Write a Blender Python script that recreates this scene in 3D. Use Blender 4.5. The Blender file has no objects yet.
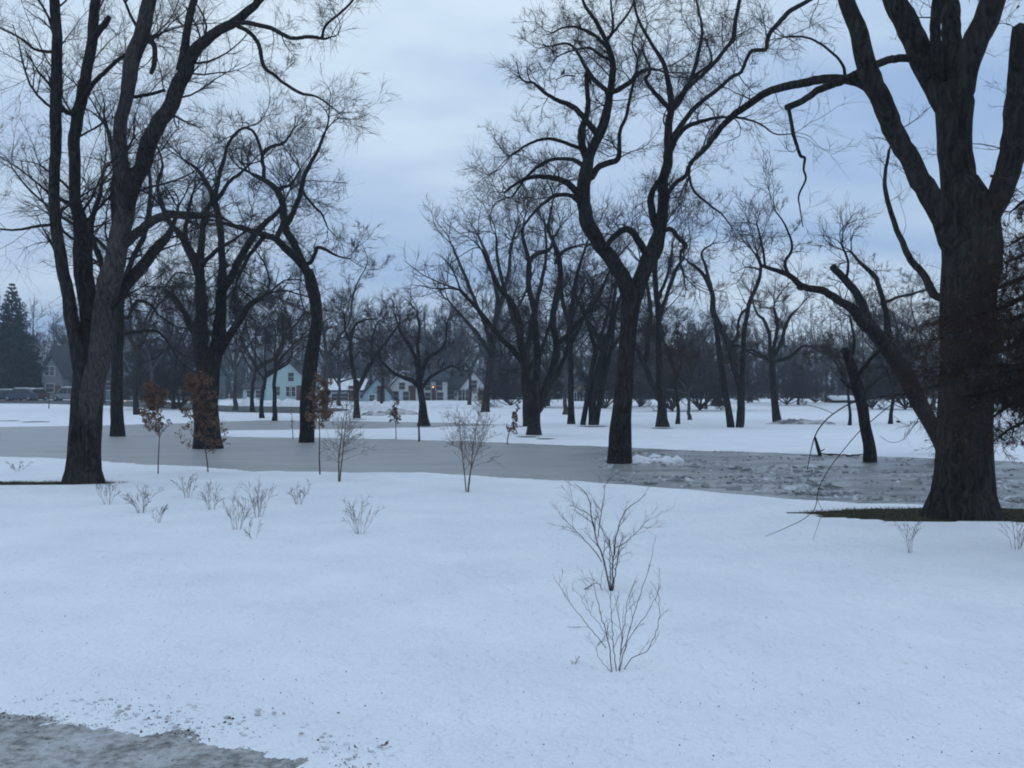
import bpy, bmesh, math, random
import numpy as np
from mathutils import Vector, noise

C = bpy.context.scene.collection
SC = bpy.context.scene
F, H0, HOR = 1000.0, 1.7, 392.0       # focal length in pixels, eye height, horizon row

# ------------------------------------------------------------------ camera
cd = bpy.data.cameras.new('camera')
cd.sensor_width = 36.0
cd.lens = F / 1024 * 36.0
cd.shift_y = 8 / 1024
cd.clip_start = 0.1
cd.clip_end = 4000
cam = bpy.data.objects.new('camera', cd)
cam.location = (0, 0, H0)
cam.rotation_euler = (math.pi / 2, 0, 0)
C.objects.link(cam)
SC.camera = cam

# ------------------------------------------------------------------ world, sun, exposure
SUN_EL, SUN_ROT = math.radians(6), math.radians(235)
W = bpy.data.worlds.new('World')
SC.world = W
W.use_nodes = True
nt = W.node_tree
for n in list(nt.nodes):
    nt.nodes.remove(n)
L = nt.links.new
out = nt.nodes.new('ShaderNodeOutputWorld')
bg = nt.nodes.new('ShaderNodeBackground')
bg.inputs['Strength'].default_value = 0.1
sky = nt.nodes.new('ShaderNodeTexSky')
sky.sky_type = 'NISHITA'
sky.sun_disc = False
sky.sun_elevation = SUN_EL
sky.sun_rotation = SUN_ROT
tc = nt.nodes.new('ShaderNodeTexCoord')
sep = nt.nodes.new('ShaderNodeSeparateXYZ')
L(tc.outputs['Generated'], sep.inputs[0])
# cloud deck: project the view direction onto a flat layer overhead
zm = nt.nodes.new('ShaderNodeMath'); zm.operation = 'MAXIMUM'; zm.inputs[1].default_value = 0.0
L(sep.outputs['Z'], zm.inputs[0])
za = nt.nodes.new('ShaderNodeMath'); za.operation = 'ADD'; za.inputs[1].default_value = 0.2
L(zm.outputs[0], za.inputs[0])
comb = nt.nodes.new('ShaderNodeCombineXYZ')
for ax in 'XY':
    d = nt.nodes.new('ShaderNodeMath'); d.operation = 'DIVIDE'
    L(sep.outputs[ax], d.inputs[0]); L(za.outputs[0], d.inputs[1]); L(d.outputs[0], comb.inputs[ax])
mp = nt.nodes.new('ShaderNodeMapping')
mp.inputs['Location'].default_value = (-2.62, 0.44, 0.0)
mp.inputs['Scale'].default_value = (0.5, 0.95, 1)
L(comb.outputs[0], mp.inputs[0])
nz = nt.nodes.new('ShaderNodeTexNoise')
nz.inputs['Scale'].default_value = 0.9
nz.inputs['Detail'].default_value = 5
nz.inputs['Roughness'].default_value = 0.56
nz.inputs['Distortion'].default_value = 0.3
L(mp.outputs[0], nz.inputs['Vector'])
rp = nt.nodes.new('ShaderNodeValToRGB')
rp.color_ramp.elements[0].position = 0.39
rp.color_ramp.elements[0].color = (3.5, 5.1, 7.9, 1)
rp.color_ramp.elements[1].position = 0.63
rp.color_ramp.elements[1].color = (7.2, 8.7, 10.2, 1)
L(nz.outputs['Fac'], rp.inputs[0])
mx = nt.nodes.new('ShaderNodeMixRGB')
mx.inputs['Fac'].default_value = 0.93
L(sky.outputs[0], mx.inputs[1]); L(rp.outputs[0], mx.inputs[2])
L(mx.outputs[0], bg.inputs['Color'])
L(bg.outputs[0], out.inputs[0])

sd = bpy.data.lights.new('sun', 'SUN')
sd.energy = 0.35
sd.angle = math.radians(40)
sd.color = (0.80, 0.90, 1.0)
sun = bpy.data.objects.new('sun', sd)
sun.rotation_euler = (math.radians(40), 0, math.radians(235))
C.objects.link(sun)

vs = SC.view_settings
vs.view_transform = 'Standard'
vs.look = 'None'
vs.gamma = 1
vs.exposure = 0.02
vs.use_curve_mapping = False
SC.render.engine = 'CYCLES'
SC.cycles.filter_width = 1.9
SC.cycles.max_bounces = 6

# ------------------------------------------------------------------ helpers
def P(px, py, Y):
    return np.array([(px - 512) * Y / F, Y, H0 + (HOR - py) * Y / F])

def G(px, py, z=0.0):
    Y = (H0 - z) * F / (py - HOR)
    return np.array([(px - 512) * Y / F, Y, z])

def nrm(v):
    return v / np.maximum(np.linalg.norm(v, axis=-1, keepdims=True), 1e-9)

def sm(x):
    x = np.clip(x, 0, 1)
    return x * x * (3 - 2 * x)

class MB:
    """collects vertices and faces; build() links them as ONE mesh object"""
    def __init__(s):
        s.v, s.q, s.t, s.n = [], [], [], 0
    def add(s, v, q=None, t=None):
        v = np.asarray(v, float).reshape(-1, 3)
        if q is not None and len(q): s.q.append(np.asarray(q, int).reshape(-1, 4) + s.n)
        if t is not None and len(t): s.t.append(np.asarray(t, int).reshape(-1, 3) + s.n)
        s.v.append(v); s.n += len(v)
    def tubes(s, Pn, R, S):
        Pn = np.asarray(Pn, float); R = np.asarray(R, float)
        N, K, _ = Pn.shape
        if N == 0: return
        T = nrm(np.gradient(Pn, axis=1))
        m = np.abs(T.mean(1))
        a = np.zeros((N, 3)); a[np.arange(N), m.argmin(1)] = 1
        U = np.empty_like(T)
        u = nrm(np.cross(T[:, 0], a))
        for k in range(K):
            u = nrm(u - (u * T[:, k]).sum(-1, keepdims=True) * T[:, k])
            U[:, k] = u
        V = np.cross(T, U)
        th = np.arange(S) * 2 * math.pi / S
        ring = U[:, :, None] * np.cos(th)[None, None, :, None] + V[:, :, None] * np.sin(th)[None, None, :, None]
        rr = R[:, :, None] if R.ndim == 2 else R
        v = Pn[:, :, None] + ring * rr[..., None]
        idx = np.arange(N * K * S).reshape(N, K, S)
        j = np.roll(idx, -1, axis=2)
        q = np.stack([idx[:, :-1], j[:, :-1], j[:, 1:], idx[:, 1:]], -1).reshape(-1, 4)
        s.add(v, q)
    def leaves(s, pos, size, rng):
        n = len(pos)
        if n == 0: return
        a = nrm(rng.normal(size=(n, 3))); b = nrm(np.cross(a, rng.normal(size=(n, 3))))
        w = size * rng.uniform(.6, 1.2, (n, 1))
        c = np.cross(a, b) * w * .25
        v = np.stack([pos - a * w, pos - b * w * .55 + c, pos + a * w, pos + b * w * .55 + c], 1)
        i = np.arange(n * 4).reshape(n, 4)
        s.add(v, None, np.concatenate([i[:, [0, 1, 2]], i[:, [0, 2, 3]]]))
    def box(s, x0, x1, y0, y1, z0, z1):
        v = [(x, y, z) for z in (z0, z1) for y in (y0, y1) for x in (x0, x1)]
        s.add(v, [(0, 2, 3, 1), (4, 5, 7, 6), (0, 1, 5, 4), (1, 3, 7, 5), (3, 2, 6, 7), (2, 0, 4, 6)])
    def prism(s, prof, axis, a0, a1):
        """closed profile (list of 2-D points) extruded along axis 'x' or 'y'"""
        n = len(prof)
        def mk(p, a): return (a, p[0], p[1]) if axis == 'x' else (p[0], a, p[1])
        v = [mk(p, a0) for p in prof] + [mk(p, a1) for p in prof]
        q = [(i, (i + 1) % n, n + (i + 1) % n, n + i) for i in range(n)]
        t = [(0, i + 1, i) for i in range(1, n - 1)] + [(n, n + i, n + i + 1) for i in range(1, n - 1)]
        s.add(v, q, t)
    def cyl(s, p0, p1, r0, r1, S=10):
        p0, p1 = np.array(p0, float), np.array(p1, float)
        d = p1 - p0
        s.tubes(np.array([[p0, p0 + d * 1e-4, p1 - d * 1e-4, p1]]), np.array([[1e-4, r0, r1, 1e-4]]), S)
    def build(s, name, mat, parent=None, off=None, smooth=True):
        me = bpy.data.meshes.new(name)
        v = np.concatenate(s.v) if s.v else np.zeros((0, 3))
        if off is not None: v = v - np.asarray(off)
        q = np.concatenate(s.q) if s.q else np.zeros((0, 4), int)
        t = np.concatenate(s.t) if s.t else np.zeros((0, 3), int)
        me.vertices.add(len(v)); me.vertices.foreach_set('co', v.astype(np.float32).ravel())
        lp = np.concatenate([q.ravel(), t.ravel()]).astype(np.int32)
        me.loops.add(len(lp)); me.loops.foreach_set('vertex_index', lp)
        st = np.concatenate([np.arange(len(q)) * 4, len(q) * 4 + np.arange(len(t)) * 3]).astype(np.int32)
        me.polygons.add(len(st)); me.polygons.foreach_set('loop_start', st)
        me.polygons.foreach_set('use_smooth', np.full(len(st), bool(smooth)))
        me.update(calc_edges=True)
        me.validate()
        if isinstance(mat, str): mat = M[mat]
        me.materials.append(mat)
        o = bpy.data.objects.new(name, me)
        C.objects.link(o)
        if parent is not None: o.parent = parent
        return o

def tag(o, label, cat, group=None):
    o['label'] = label; o['category'] = cat
    if group: o['group'] = group
    return o

def empty(name, loc, label, cat, group=None, rz=0, sc=1):
    o = bpy.data.objects.new(name, None)
    o.location = tuple(float(c) for c in loc); o.rotation_euler.z = rz; o.scale = (sc, sc, sc)
    o.empty_display_size = .2
    C.objects.link(o)
    return tag(o, label, cat, group)

def kind(o, k):
    o['kind'] = k
    return o

def dup(root, loc, rz, sc, label, group):
    r = root.copy(); C.objects.link(r)
    r.location = tuple(float(c) for c in loc); r.rotation_euler.z = rz; r.scale = (sc[0], sc[0], sc[1])
    r['label'] = label; r['group'] = group
    for ch in list(root.children):
        c = ch.copy(); C.objects.link(c); c.parent = r
        for g in ch.children:
            d = g.copy(); C.objects.link(d); d.parent = c
    return r

# ------------------------------------------------------------------ materials
M = {}
def mat(name, c1, c2=None, scale=5, rough=.85, stretch=(1, 1, 1), bump=0, detail=6, lo=.35, hi=.65, spec=.3, coords='Object', bscale=None):
    m = bpy.data.materials.new(name); m.use_nodes = True
    t = m.node_tree; b = t.nodes['Principled BSDF']
    b.inputs['Roughness'].default_value = rough
    b.inputs['Specular IOR Level'].default_value = spec
    if c2 is None: c2 = tuple(x * .7 for x in c1)
    co = t.nodes.new('ShaderNodeTexCoord'); mp_ = t.nodes.new('ShaderNodeMapping')
    mp_.inputs['Scale'].default_value = stretch
    t.links.new(co.outputs[coords], mp_.inputs[0])
    n = t.nodes.new('ShaderNodeTexNoise'); n.inputs['Scale'].default_value = scale; n.inputs['Detail'].default_value = detail
    t.links.new(mp_.outputs[0], n.inputs['Vector'])
    r = t.nodes.new('ShaderNodeValToRGB')
    r.color_ramp.elements[0].position = lo; r.color_ramp.elements[0].color = (*c1, 1)
    r.color_ramp.elements[1].position = hi; r.color_ramp.elements[1].color = (*c2, 1)
    t.links.new(n.outputs['Fac'], r.inputs[0]); t.links.new(r.outputs[0], b.inputs['Base Color'])
    if bump:
        n2 = n
        if bscale:
            n2 = t.nodes.new('ShaderNodeTexNoise'); n2.inputs['Scale'].default_value = bscale; n2.inputs['Detail'].default_value = 5
            t.links.new(mp_.outputs[0], n2.inputs['Vector'])
        bp = t.nodes.new('ShaderNodeBump'); bp.inputs['Strength'].default_value = min(1, bump); bp.inputs['Distance'].default_value = .03
        t.links.new(n2.outputs['Fac'], bp.inputs['Height']); t.links.new(bp.outputs[0], b.inputs['Normal'])
    M[name] = m
    return m

mat('bark', (.010, .009, .010), (.040, .034, .033), scale=9, stretch=(1.6, 1.6, .28), bump=1, rough=.95, spec=.15)
mat('bark_mossy', (.010, .010, .010), (.038, .036, .033), scale=7, stretch=(1.8, 1.8, .22), bump=1, rough=.95, spec=.15)
mat('bark_pale', (.030, .026, .027), (.075, .066, .064), scale=7, stretch=(1.5, 1.5, .35), bump=.9, rough=.95, spec=.15)
mat('twig', (.020, .018, .019), (.042, .037, .037), scale=2, rough=.9, spec=.1)
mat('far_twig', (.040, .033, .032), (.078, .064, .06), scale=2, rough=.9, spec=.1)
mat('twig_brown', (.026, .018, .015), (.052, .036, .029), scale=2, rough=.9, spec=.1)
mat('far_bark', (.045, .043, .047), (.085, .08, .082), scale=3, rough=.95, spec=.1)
mat('birch_bark', (.16, .115, .09), (.07, .05, .04), scale=14, rough=.8, spec=.2)
mat('shrub_bark', (.045, .034, .033), (.09, .07, .066), scale=12, rough=.85, spec=.2)
mat('dead_leaf', (.11, .064, .047), (.24, .145, .10), scale=9, rough=.85, spec=.2)
mat('dark_leaf', (.035, .022, .016), (.07, .044, .032), scale=9, rough=.85, spec=.2)
mat('needles', (.006, .012, .011), (.018, .030, .027), scale=4, rough=.8, spec=.2)
mat('grass_blade', (.04, .042, .024), (.095, .08, .048), scale=14, rough=.9, spec=.1)
mat('bare_soil', (.03, .034, .022), (.06, .058, .038), scale=8, rough=.95, spec=.1, bump=.6)
mat('asphalt', (.05, .055, .055), (.085, .09, .085), scale=1.2, rough=.8)
mat('debris', (.05, .035, .028), (.12, .09, .07), scale=20)
mat('wall_grey', (.15, .165, .175), (.20, .215, .225), scale=1.5, stretch=(1, 1, 6))
mat('wall_teal', (.11, .15, .165), (.14, .185, .20), scale=1.5, stretch=(1, 1, 6))
mat('wall_green', (.36, .49, .50), (.42, .54, .55), scale=1.5, stretch=(1, 1, 6))
mat('wall_blue', (.30, .42, .47), (.35, .47, .52), scale=1.5, stretch=(1, 1, 6))
mat('wall_white', (.58, .60, .62), (.68, .70, .71), scale=1.5, stretch=(1, 1, 6))
mat('wall_brick', (.05, .032, .030), (.08, .052, .047), scale=6)
mat('wall_tan', (.20, .16, .12), (.27, .21, .17), scale=3)
mat('roof_dark', (.03, .036, .044), (.05, .057, .067), scale=2.5, stretch=(1, 1, 3))
mat('roof_teal', (.05, .075, .09), (.07, .10, .115), scale=2.5, stretch=(1, 1, 3))
mat('roof_brown', (.03, .028, .033), (.05, .045, .05), scale=2.5)
mat('trim', (.45, .47, .49), (.55, .57, .58), scale=3)
mat('glass', (.02, .025, .03), (.05, .06, .07), scale=.8, rough=.15, spec=.5)
mat('door', (.09, .05, .045), (.12, .07, .06), scale=3)
mat('car_blue', (.03, .05, .10), (.04, .065, .125), scale=2, rough=.35, spec=.5)
mat('car_dark', (.02, .024, .03), (.035, .04, .048), scale=2, rough=.35, spec=.5)
mat('car_red', (.10, .025, .03), (.13, .035, .04), scale=2, rough=.35, spec=.5)
mat('car_silver', (.20, .23, .25), (.25, .28, .30), scale=2, rough=.35, spec=.5)
mat('tyre', (.02, .02, .02), (.03, .03, .03), scale=5)
mat('metal', (.30, .31, .32), (.38, .39, .40), scale=5, rough=.5, spec=.5)
mat('brick_chimney', (.08, .05, .045), (.12, .08, .07), scale=10)

def furrow(name, dark, lite, sc, zst):
    m = bpy.data.materials.new(name); m.use_nodes = True
    t = m.node_tree; b = t.nodes['Principled BSDF']; N = t.nodes.new; K = t.links.new
    b.inputs['Roughness'].default_value = .95; b.inputs['Specular IOR Level'].default_value = .12
    co = N('ShaderNodeTexCoord'); w = N('ShaderNodeTexNoise'); w.inputs['Scale'].default_value = 2.2; w.inputs['Detail'].default_value = 4
    K(co.outputs['Object'], w.inputs['Vector'])
    ad = N('ShaderNodeMixRGB'); ad.blend_type = 'ADD'; ad.inputs[0].default_value = .35
    K(co.outputs['Object'], ad.inputs[1]); K(w.outputs['Color'], ad.inputs[2])
    mp_ = N('ShaderNodeMapping'); mp_.inputs['Scale'].default_value = (1, 1, zst); K(ad.outputs[0], mp_.inputs[0])
    v = N('ShaderNodeTexVoronoi'); v.feature = 'DISTANCE_TO_EDGE'; v.inputs['Scale'].default_value = sc; K(mp_.outputs[0], v.inputs['Vector'])
    n = N('ShaderNodeTexNoise'); n.inputs['Scale'].default_value = sc * 1.3; n.inputs['Detail'].default_value = 8; K(mp_.outputs[0], n.inputs['Vector'])
    pat = N('ShaderNodeTexNoise'); pat.inputs['Scale'].default_value = 1.3; pat.inputs['Detail'].default_value = 5; K(co.outputs['Object'], pat.inputs['Vector'])
    a = N('ShaderNodeMath'); a.operation = 'MULTIPLY_ADD'; a.inputs[1].default_value = .75; K(v.outputs['Distance'], a.inputs[0])
    a2 = N('ShaderNodeMath'); a2.operation = 'MULTIPLY'; a2.inputs[1].default_value = 1.0; K(n.outputs['Fac'], a2.inputs[0]); K(a2.outputs[0], a.inputs[2])
    c = N('ShaderNodeMath'); c.operation = 'MULTIPLY_ADD'; c.inputs[1].default_value = .55; c.inputs[2].default_value = -.12; K(pat.outputs['Fac'], c.inputs[0])
    d = N('ShaderNodeMath'); K(a.outputs[0], d.inputs[0]); K(c.outputs[0], d.inputs[1])
    r = N('ShaderNodeValToRGB'); e = r.color_ramp.elements
    e[0].position = .48; e[0].color = (*dark, 1); e[1].position = 1.0; e[1].color = (*lite, 1)
    K(d.outputs[0], r.inputs[0]); K(r.outputs[0], b.inputs['Base Color'])
    bp = N('ShaderNodeBump'); bp.inputs['Strength'].default_value = 1; bp.inputs['Distance'].default_value = .05
    K(a.outputs[0], bp.inputs['Height']); K(bp.outputs[0], b.inputs['Normal'])
    M[name] = m
furrow('bark', (.007, .0065, .007), (.048, .042, .041), 15, .13)
furrow('bark_mossy', (.007, .007, .007), (.045, .042, .039), 13, .12)
furrow('bark_pale', (.018, .016, .017), (.085, .074, .072), 17, .2)
def emis(name, col, s):
    m = bpy.data.materials.new(name); m.use_nodes = True
    b = m.node_tree.nodes['Principled BSDF']
    b.inputs['Base Color'].default_value = (*col, 1); b.inputs['Emission Color'].default_value = (*col, 1)
    b.inputs['Emission Strength'].default_value = s
    M[name] = m
emis('lamp_orange', (1, .42, .12), 1.2)
emis('lamp_white', (.85, .92, 1), .8)

def snow_mat():
    m = mat('snow', (.78, .81, .86), (.87, .89, .92), scale=.9, rough=.8, lo=.3, hi=.66, detail=9, spec=.2)
    t = m.node_tree; b = t.nodes['Principled BSDF']
    co = t.nodes.new('ShaderNodeTexCoord')
    hs = []
    for sc_, st, w in ((2.2, (1, .8, 1), .35), (8, (1, .7, 1), .45), (34, (1, 1, 1), .20)):
        mp_ = t.nodes.new('ShaderNodeMapping'); mp_.inputs['Scale'].default_value = st
        t.links.new(co.outputs['Object'], mp_.inputs[0])
        n = t.nodes.new('ShaderNodeTexNoise'); n.inputs['Scale'].default_value = sc_; n.inputs['Detail'].default_value = 3
        t.links.new(mp_.outputs[0], n.inputs['Vector'])
        k = t.nodes.new('ShaderNodeMath'); k.operation = 'MULTIPLY'; k.inputs[1].default_value = w
        t.links.new(n.outputs['Fac'], k.inputs[0]); hs.append(k.outputs[0])
    a = t.nodes.new('ShaderNodeMath'); t.links.new(hs[0], a.inputs[0]); t.links.new(hs[1], a.inputs[1])
    a2 = t.nodes.new('ShaderNodeMath'); t.links.new(a.outputs[0], a2.inputs[0]); t.links.new(hs[2], a2.inputs[1])
    bp = t.nodes.new('ShaderNodeBump'); bp.inputs['Strength'].default_value = .85; bp.inputs['Distance'].default_value = .14
    t.links.new(a2.outputs[0], bp.inputs['Height']); t.links.new(bp.outputs[0], b.inputs['Normal'])
    # fine dirt flecks that lie in the snow
    n = t.nodes.new('ShaderNodeTexNoise'); n.inputs['Scale'].default_value = 16; n.inputs['Detail'].default_value = 2
    t.links.new(co.outputs['Object'], n.inputs['Vector'])
    r = t.nodes.new('ShaderNodeValToRGB')
    r.color_ramp.elements[0].position = .66; r.color_ramp.elements[0].color = (0, 0, 0, 1)
    r.color_ramp.elements[1].position = .78; r.color_ramp.elements[1].color = (.30, .30, .30, 1)
    t.links.new(n.outputs['Fac'], r.inputs[0])
    mxc = t.nodes.new('ShaderNodeMixRGB'); mxc.inputs[2].default_value = (.28, .25, .23, 1)
    src = b.inputs['Base Color'].links[0].from_socket
    t.links.new(r.outputs[0], mxc.inputs[0]); t.links.new(src, mxc.inputs[1]); t.links.new(mxc.outputs[0], b.inputs['Base Color'])
snow_mat()
mat('snow_pile', (.66, .68, .72), (.82, .84, .88), scale=1.6, bump=.8, rough=.85)
mat('ice_chunk', (.19, .195, .205), (.54, .56, .59), scale=1.5, bump=.5, rough=.6, lo=.4, hi=.6)
mat('snow_clod', (.42, .41, .41), (.70, .72, .76), scale=6, bump=.5, rough=.9)
mat('snow_dirty', (.16, .15, .15), (.55, .56, .58), scale=1.3, bump=.8, rough=.9, lo=.4, hi=.62)

def path_mat():
    m = mat('slush', (.19, .185, .18), (.44, .435, .43), scale=22, rough=.92, lo=.34, hi=.66, detail=12, bump=.55, bscale=55, spec=.2)
    t = m.node_tree; b = t.nodes['Principled BSDF']; N = t.nodes.new; K = t.links.new
    co = N('ShaderNodeTexCoord')
    src = b.inputs['Base Color'].links[0].from_socket
    for sc_, lo, hi, amt, col, det in ((2.6, .46, .68, .7, (.60, .61, .63), 9), (42, .60, .68, .85, (.045, .038, .034), 3), (7, .62, .70, .6, (.09, .08, .072), 8)):
        n = N('ShaderNodeTexNoise'); n.inputs['Scale'].default_value = sc_; n.inputs['Detail'].default_value = det; n.inputs['Roughness'].default_value = .65
        K(co.outputs['Object'], n.inputs['Vector'])
        r = N('ShaderNodeValToRGB')
        r.color_ramp.elements[0].position = lo; r.color_ramp.elements[0].color = (0, 0, 0, 1)
        r.color_ramp.elements[1].position = hi; r.color_ramp.elements[1].color = (amt, amt, amt, 1)
        K(n.outputs['Fac'], r.inputs[0])
        mxc = N('ShaderNodeMixRGB'); mxc.inputs[2].default_value = (*col, 1)
        K(r.outputs[0], mxc.inputs[0]); K(src, mxc.inputs[1]); src = mxc.outputs[0]
    K(src, b.inputs['Base Color'])
path_mat()

def ice_mat():
    m = bpy.data.materials.new('pond_ice'); m.use_nodes = True
    t = m.node_tree; b = t.nodes['Principled BSDF']; N = t.nodes.new; K = t.links.new
    co = N('ShaderNodeTexCoord'); s = N('ShaderNodeSeparateXYZ'); K(co.outputs['Object'], s.inputs[0])
    def noise_(scale, st, detail=6, rough=.55):
        mp_ = N('ShaderNodeMapping'); mp_.inputs['Scale'].default_value = st; K(co.outputs['Object'], mp_.inputs[0])
        n = N('ShaderNodeTexNoise'); n.inputs['Scale'].default_value = scale; n.inputs['Detail'].default_value = detail
        n.inputs['Roughness'].default_value = rough
        K(mp_.outputs[0], n.inputs['Vector']); return n.outputs['Fac']
    def ramp(src, a, ca, b_, cb):
        r = N('ShaderNodeValToRGB'); e = r.color_ramp.elements
        e[0].position = a; e[0].color = (*ca, 1); e[1].position = b_; e[1].color = (*cb, 1)
        K(src, r.inputs[0]); return r.outputs[0]
    def mix(f, a, b_):
        x = N('ShaderNodeMixRGB'); K(f, x.inputs[0]); K(a, x.inputs[1]); K(b_, x.inputs[2]); return x.outputs[0]
    # smooth refrozen slush on one side, broken wet ice with snowy floes on the other
    smooth_c = ramp(noise_(.8, (.5, 1, 1), 9, .7), .35, (.27, .272, .275), .72, (.37, .37, .37))
    rough_c = ramp(noise_(1.1, (.5, 1, 1), 10, .76), .40, (.055, .06, .065), .58, (.35, .35, .35))
    floe = ramp(noise_(1.5, (.7, 1, 1), 10, .75), .62, (0, 0, 0), .72, (.8, .8, .8))
    white = N('ShaderNodeRGB'); white.outputs[0].default_value = (.55, .57, .60, 1)
    rough_f = mix(floe, rough_c, white.outputs[0])
    ad = N('ShaderNodeMath'); ad.operation = 'MULTIPLY_ADD'; ad.inputs[1].default_value = 4.0; K(noise_(.3, (1, 1, 1), 3), ad.inputs[0]); K(s.outputs['X'], ad.inputs[2])
    mr = N('ShaderNodeMapRange'); mr.inputs['From Min'].default_value = 3.2; mr.inputs['From Max'].default_value = 5.6; K(ad.outputs[0], mr.inputs['Value'])
    streak = ramp(noise_(.8, (.22, 1.3, 1), 7, .65), .63, (1, 1, 1), .70, (.30, .31, .33))
    mm = N('ShaderNodeMixRGB'); mm.blend_type = 'MULTIPLY'; mm.inputs[0].default_value = 1
    K(mix(mr.outputs[0], smooth_c, rough_f), mm.inputs[1]); K(streak, mm.inputs[2]); K(mm.outputs[0], b.inputs['Base Color'])
    rr = N('ShaderNodeMapRange'); rr.inputs['To Min'].default_value = .45; rr.inputs['To Max'].default_value = .30; K(mr.outputs[0], rr.inputs['Value'])
    K(rr.outputs[0], b.inputs['Roughness'])
    b.inputs['Specular IOR Level'].default_value = .4
    bp = N('ShaderNodeBump'); bp.inputs['Distance'].default_value = .03
    st_ = N('ShaderNodeMapRange'); st_.inputs['To Min'].default_value = .35; st_.inputs['To Max'].default_value = .9; K(mr.outputs[0], st_.inputs['Value'])
    K(st_.outputs[0], bp.inputs['Strength']); K(noise_(3, (1, .7, 1), 8, .7), bp.inputs['Height']); K(bp.outputs[0], b.inputs['Normal'])
    M['pond_ice'] = m
ice_mat()

# ------------------------------------------------------------------ ground, pond, path, road
WATER = -0.05
def poly(pts, z=0.0):
    return np.array([G(x, y, z)[:2] for x, y in pts])

shore = [(-330, 450), (-100, 454), (0, 456), (100, 460), (150, 465), (205, 466), (256, 471), (340, 472), (420, 472.5), (470, 475), (573, 481),
         (696, 490), (787, 498), (860, 503), (940, 505), (1013, 509), (1100, 514), (1400, 520),
         (1400, 472), (1100, 464), (1024, 462), (870, 456), (696, 450.5), (560, 445), (440, 440.5), (330, 438), (225, 437), (208, 434), (216, 431),
         (260, 430.3), (350, 429.3), (430, 427.2), (510, 425.2), (440, 422.6), (350, 421.2), (260, 420.4), (190, 423), (100, 425.5), (0, 427), (-330, 428)]
POND = poly(shore, WATER)
PATH = np.array([list(G(0, 707)[:2]), list(G(75, 713)[:2]), list(G(150, 721)[:2]), list(G(245, 733)[:2]), list(G(385, 764)[:2]),
                 [-.30, 4.2], [.1, 3.6], [.3, 2.6], [.4, -4], [-9, -4], [-9, 7.6], [-5.5, 6.2]])

def sdf(x, y, poly_):
    """signed distance to a polygon, positive inside"""
    d = np.full(x.shape, 1e9); ins = np.zeros(x.shape, bool)
    n = len(poly_)
    for i in range(n):
        a, b = poly_[i], poly_[(i + 1) % n]
        e = b - a
        wx, wy = x - a[0], y - a[1]
        t = np.clip((wx * e[0] + wy * e[1]) / (e @ e), 0, 1)
        d = np.minimum(d, (wx - t * e[0]) ** 2 + (wy - t * e[1]) ** 2)
        c = (a[1] > y) != (b[1] > y)
        with np.errstate(divide='ignore', invalid='ignore'):
            xi = a[0] + (y - a[1]) / (e[1] if e[1] else 1e-9) * e[0]
        ins ^= c & (x < xi)
    return np.where(ins, 1, -1) * np.sqrt(d)

PATCH = [(6.35, 14.0, 2.3, .84), (-8.9, 18.75, 1.75, .42)]      # bare turf round the two big trunks
HOLLOW = [(*G(px, py)[:2], r) for px, py, r in ((611, 589, .22), (615, 666, .18), (360, 533, .2), (911, 551, .2), (1016, 546, .2), (237, 527, .25), (258, 515, .25), (298, 503, .3), (211, 508, .3), (188, 496, .3), (141, 511, .3), (108, 502, .3), (467, 490, .35), (338, 480, .35), (158, 473, .3), (208, 471, .3), (320, 473, .3))]
def far_rise(x, y):
    return .6 * sm((y - 105) / 45)

def gz(x, y, detail=True):
    x = np.asarray(x, float); y = np.asarray(y, float)
    z = far_rise(x, y)
    z = z + .014 * np.sin(x * 1.1 + .6 * np.sin(y * .7)) * np.sin(y * .83 + 1) * sm((40 - y) / 20)
    if detail:
        wob = .10 * np.sin(x * 2.3 + y) + .07 * np.sin(x * 5.1 - y * 1.7)
        s_ = sdf(x, y, POND) + wob * np.clip(y / 30, .4, 1.4)
        z = np.where(s_ < 0, z + (WATER - z) * sm(1 + s_ / 1.1), WATER - .28 * sm(s_ / .9))
        p_ = sdf(x, y, PATH) + .03 * np.sin(x * 5 + y * 3) + .02 * np.sin(x * 13 - y * 9) + .015 * np.sin(x * 31 + y * 23)
        z = z - .045 * sm((p_ + .20) / .50)
        for hx, hy, hr in HOLLOW:
            z = z - .035 * np.exp(-((x - hx) ** 2 + (y - hy) ** 2) / (hr * .6) ** 2)
        for cx, cy, rx, ry in PATCH:
            th = np.arctan2((y - cy) / ry, (x - cx) / rx)
            q = np.hypot((x - cx) / rx, (y - cy) / ry) / (1 + .06 * np.sin(5 * th) + .05 * np.sin(9 * th + 1) + .035 * np.sin(23 * th) + .03 * np.sin(41 * th + 2))
            z = z - .035 * sm((1.05 - q) / .08)
    return z

def axis(segs):
    o = []
    for a, b, st in segs: o += list(np.arange(a, b, st))
    return np.array(o + [segs[-1][1]])

def grid(xs, ys, zf):
    X, Y = np.meshgrid(xs, ys)
    Z = zf(X, Y)
    nx, ny = len(xs), len(ys)
    i = np.arange(nx * ny).reshape(ny, nx)
    q = np.stack([i[:-1, :-1], i[:-1, 1:], i[1:, 1:], i[1:, :-1]], -1).reshape(-1, 4)
    return np.stack([X, Y, Z], -1).reshape(-1, 3), q

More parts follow.
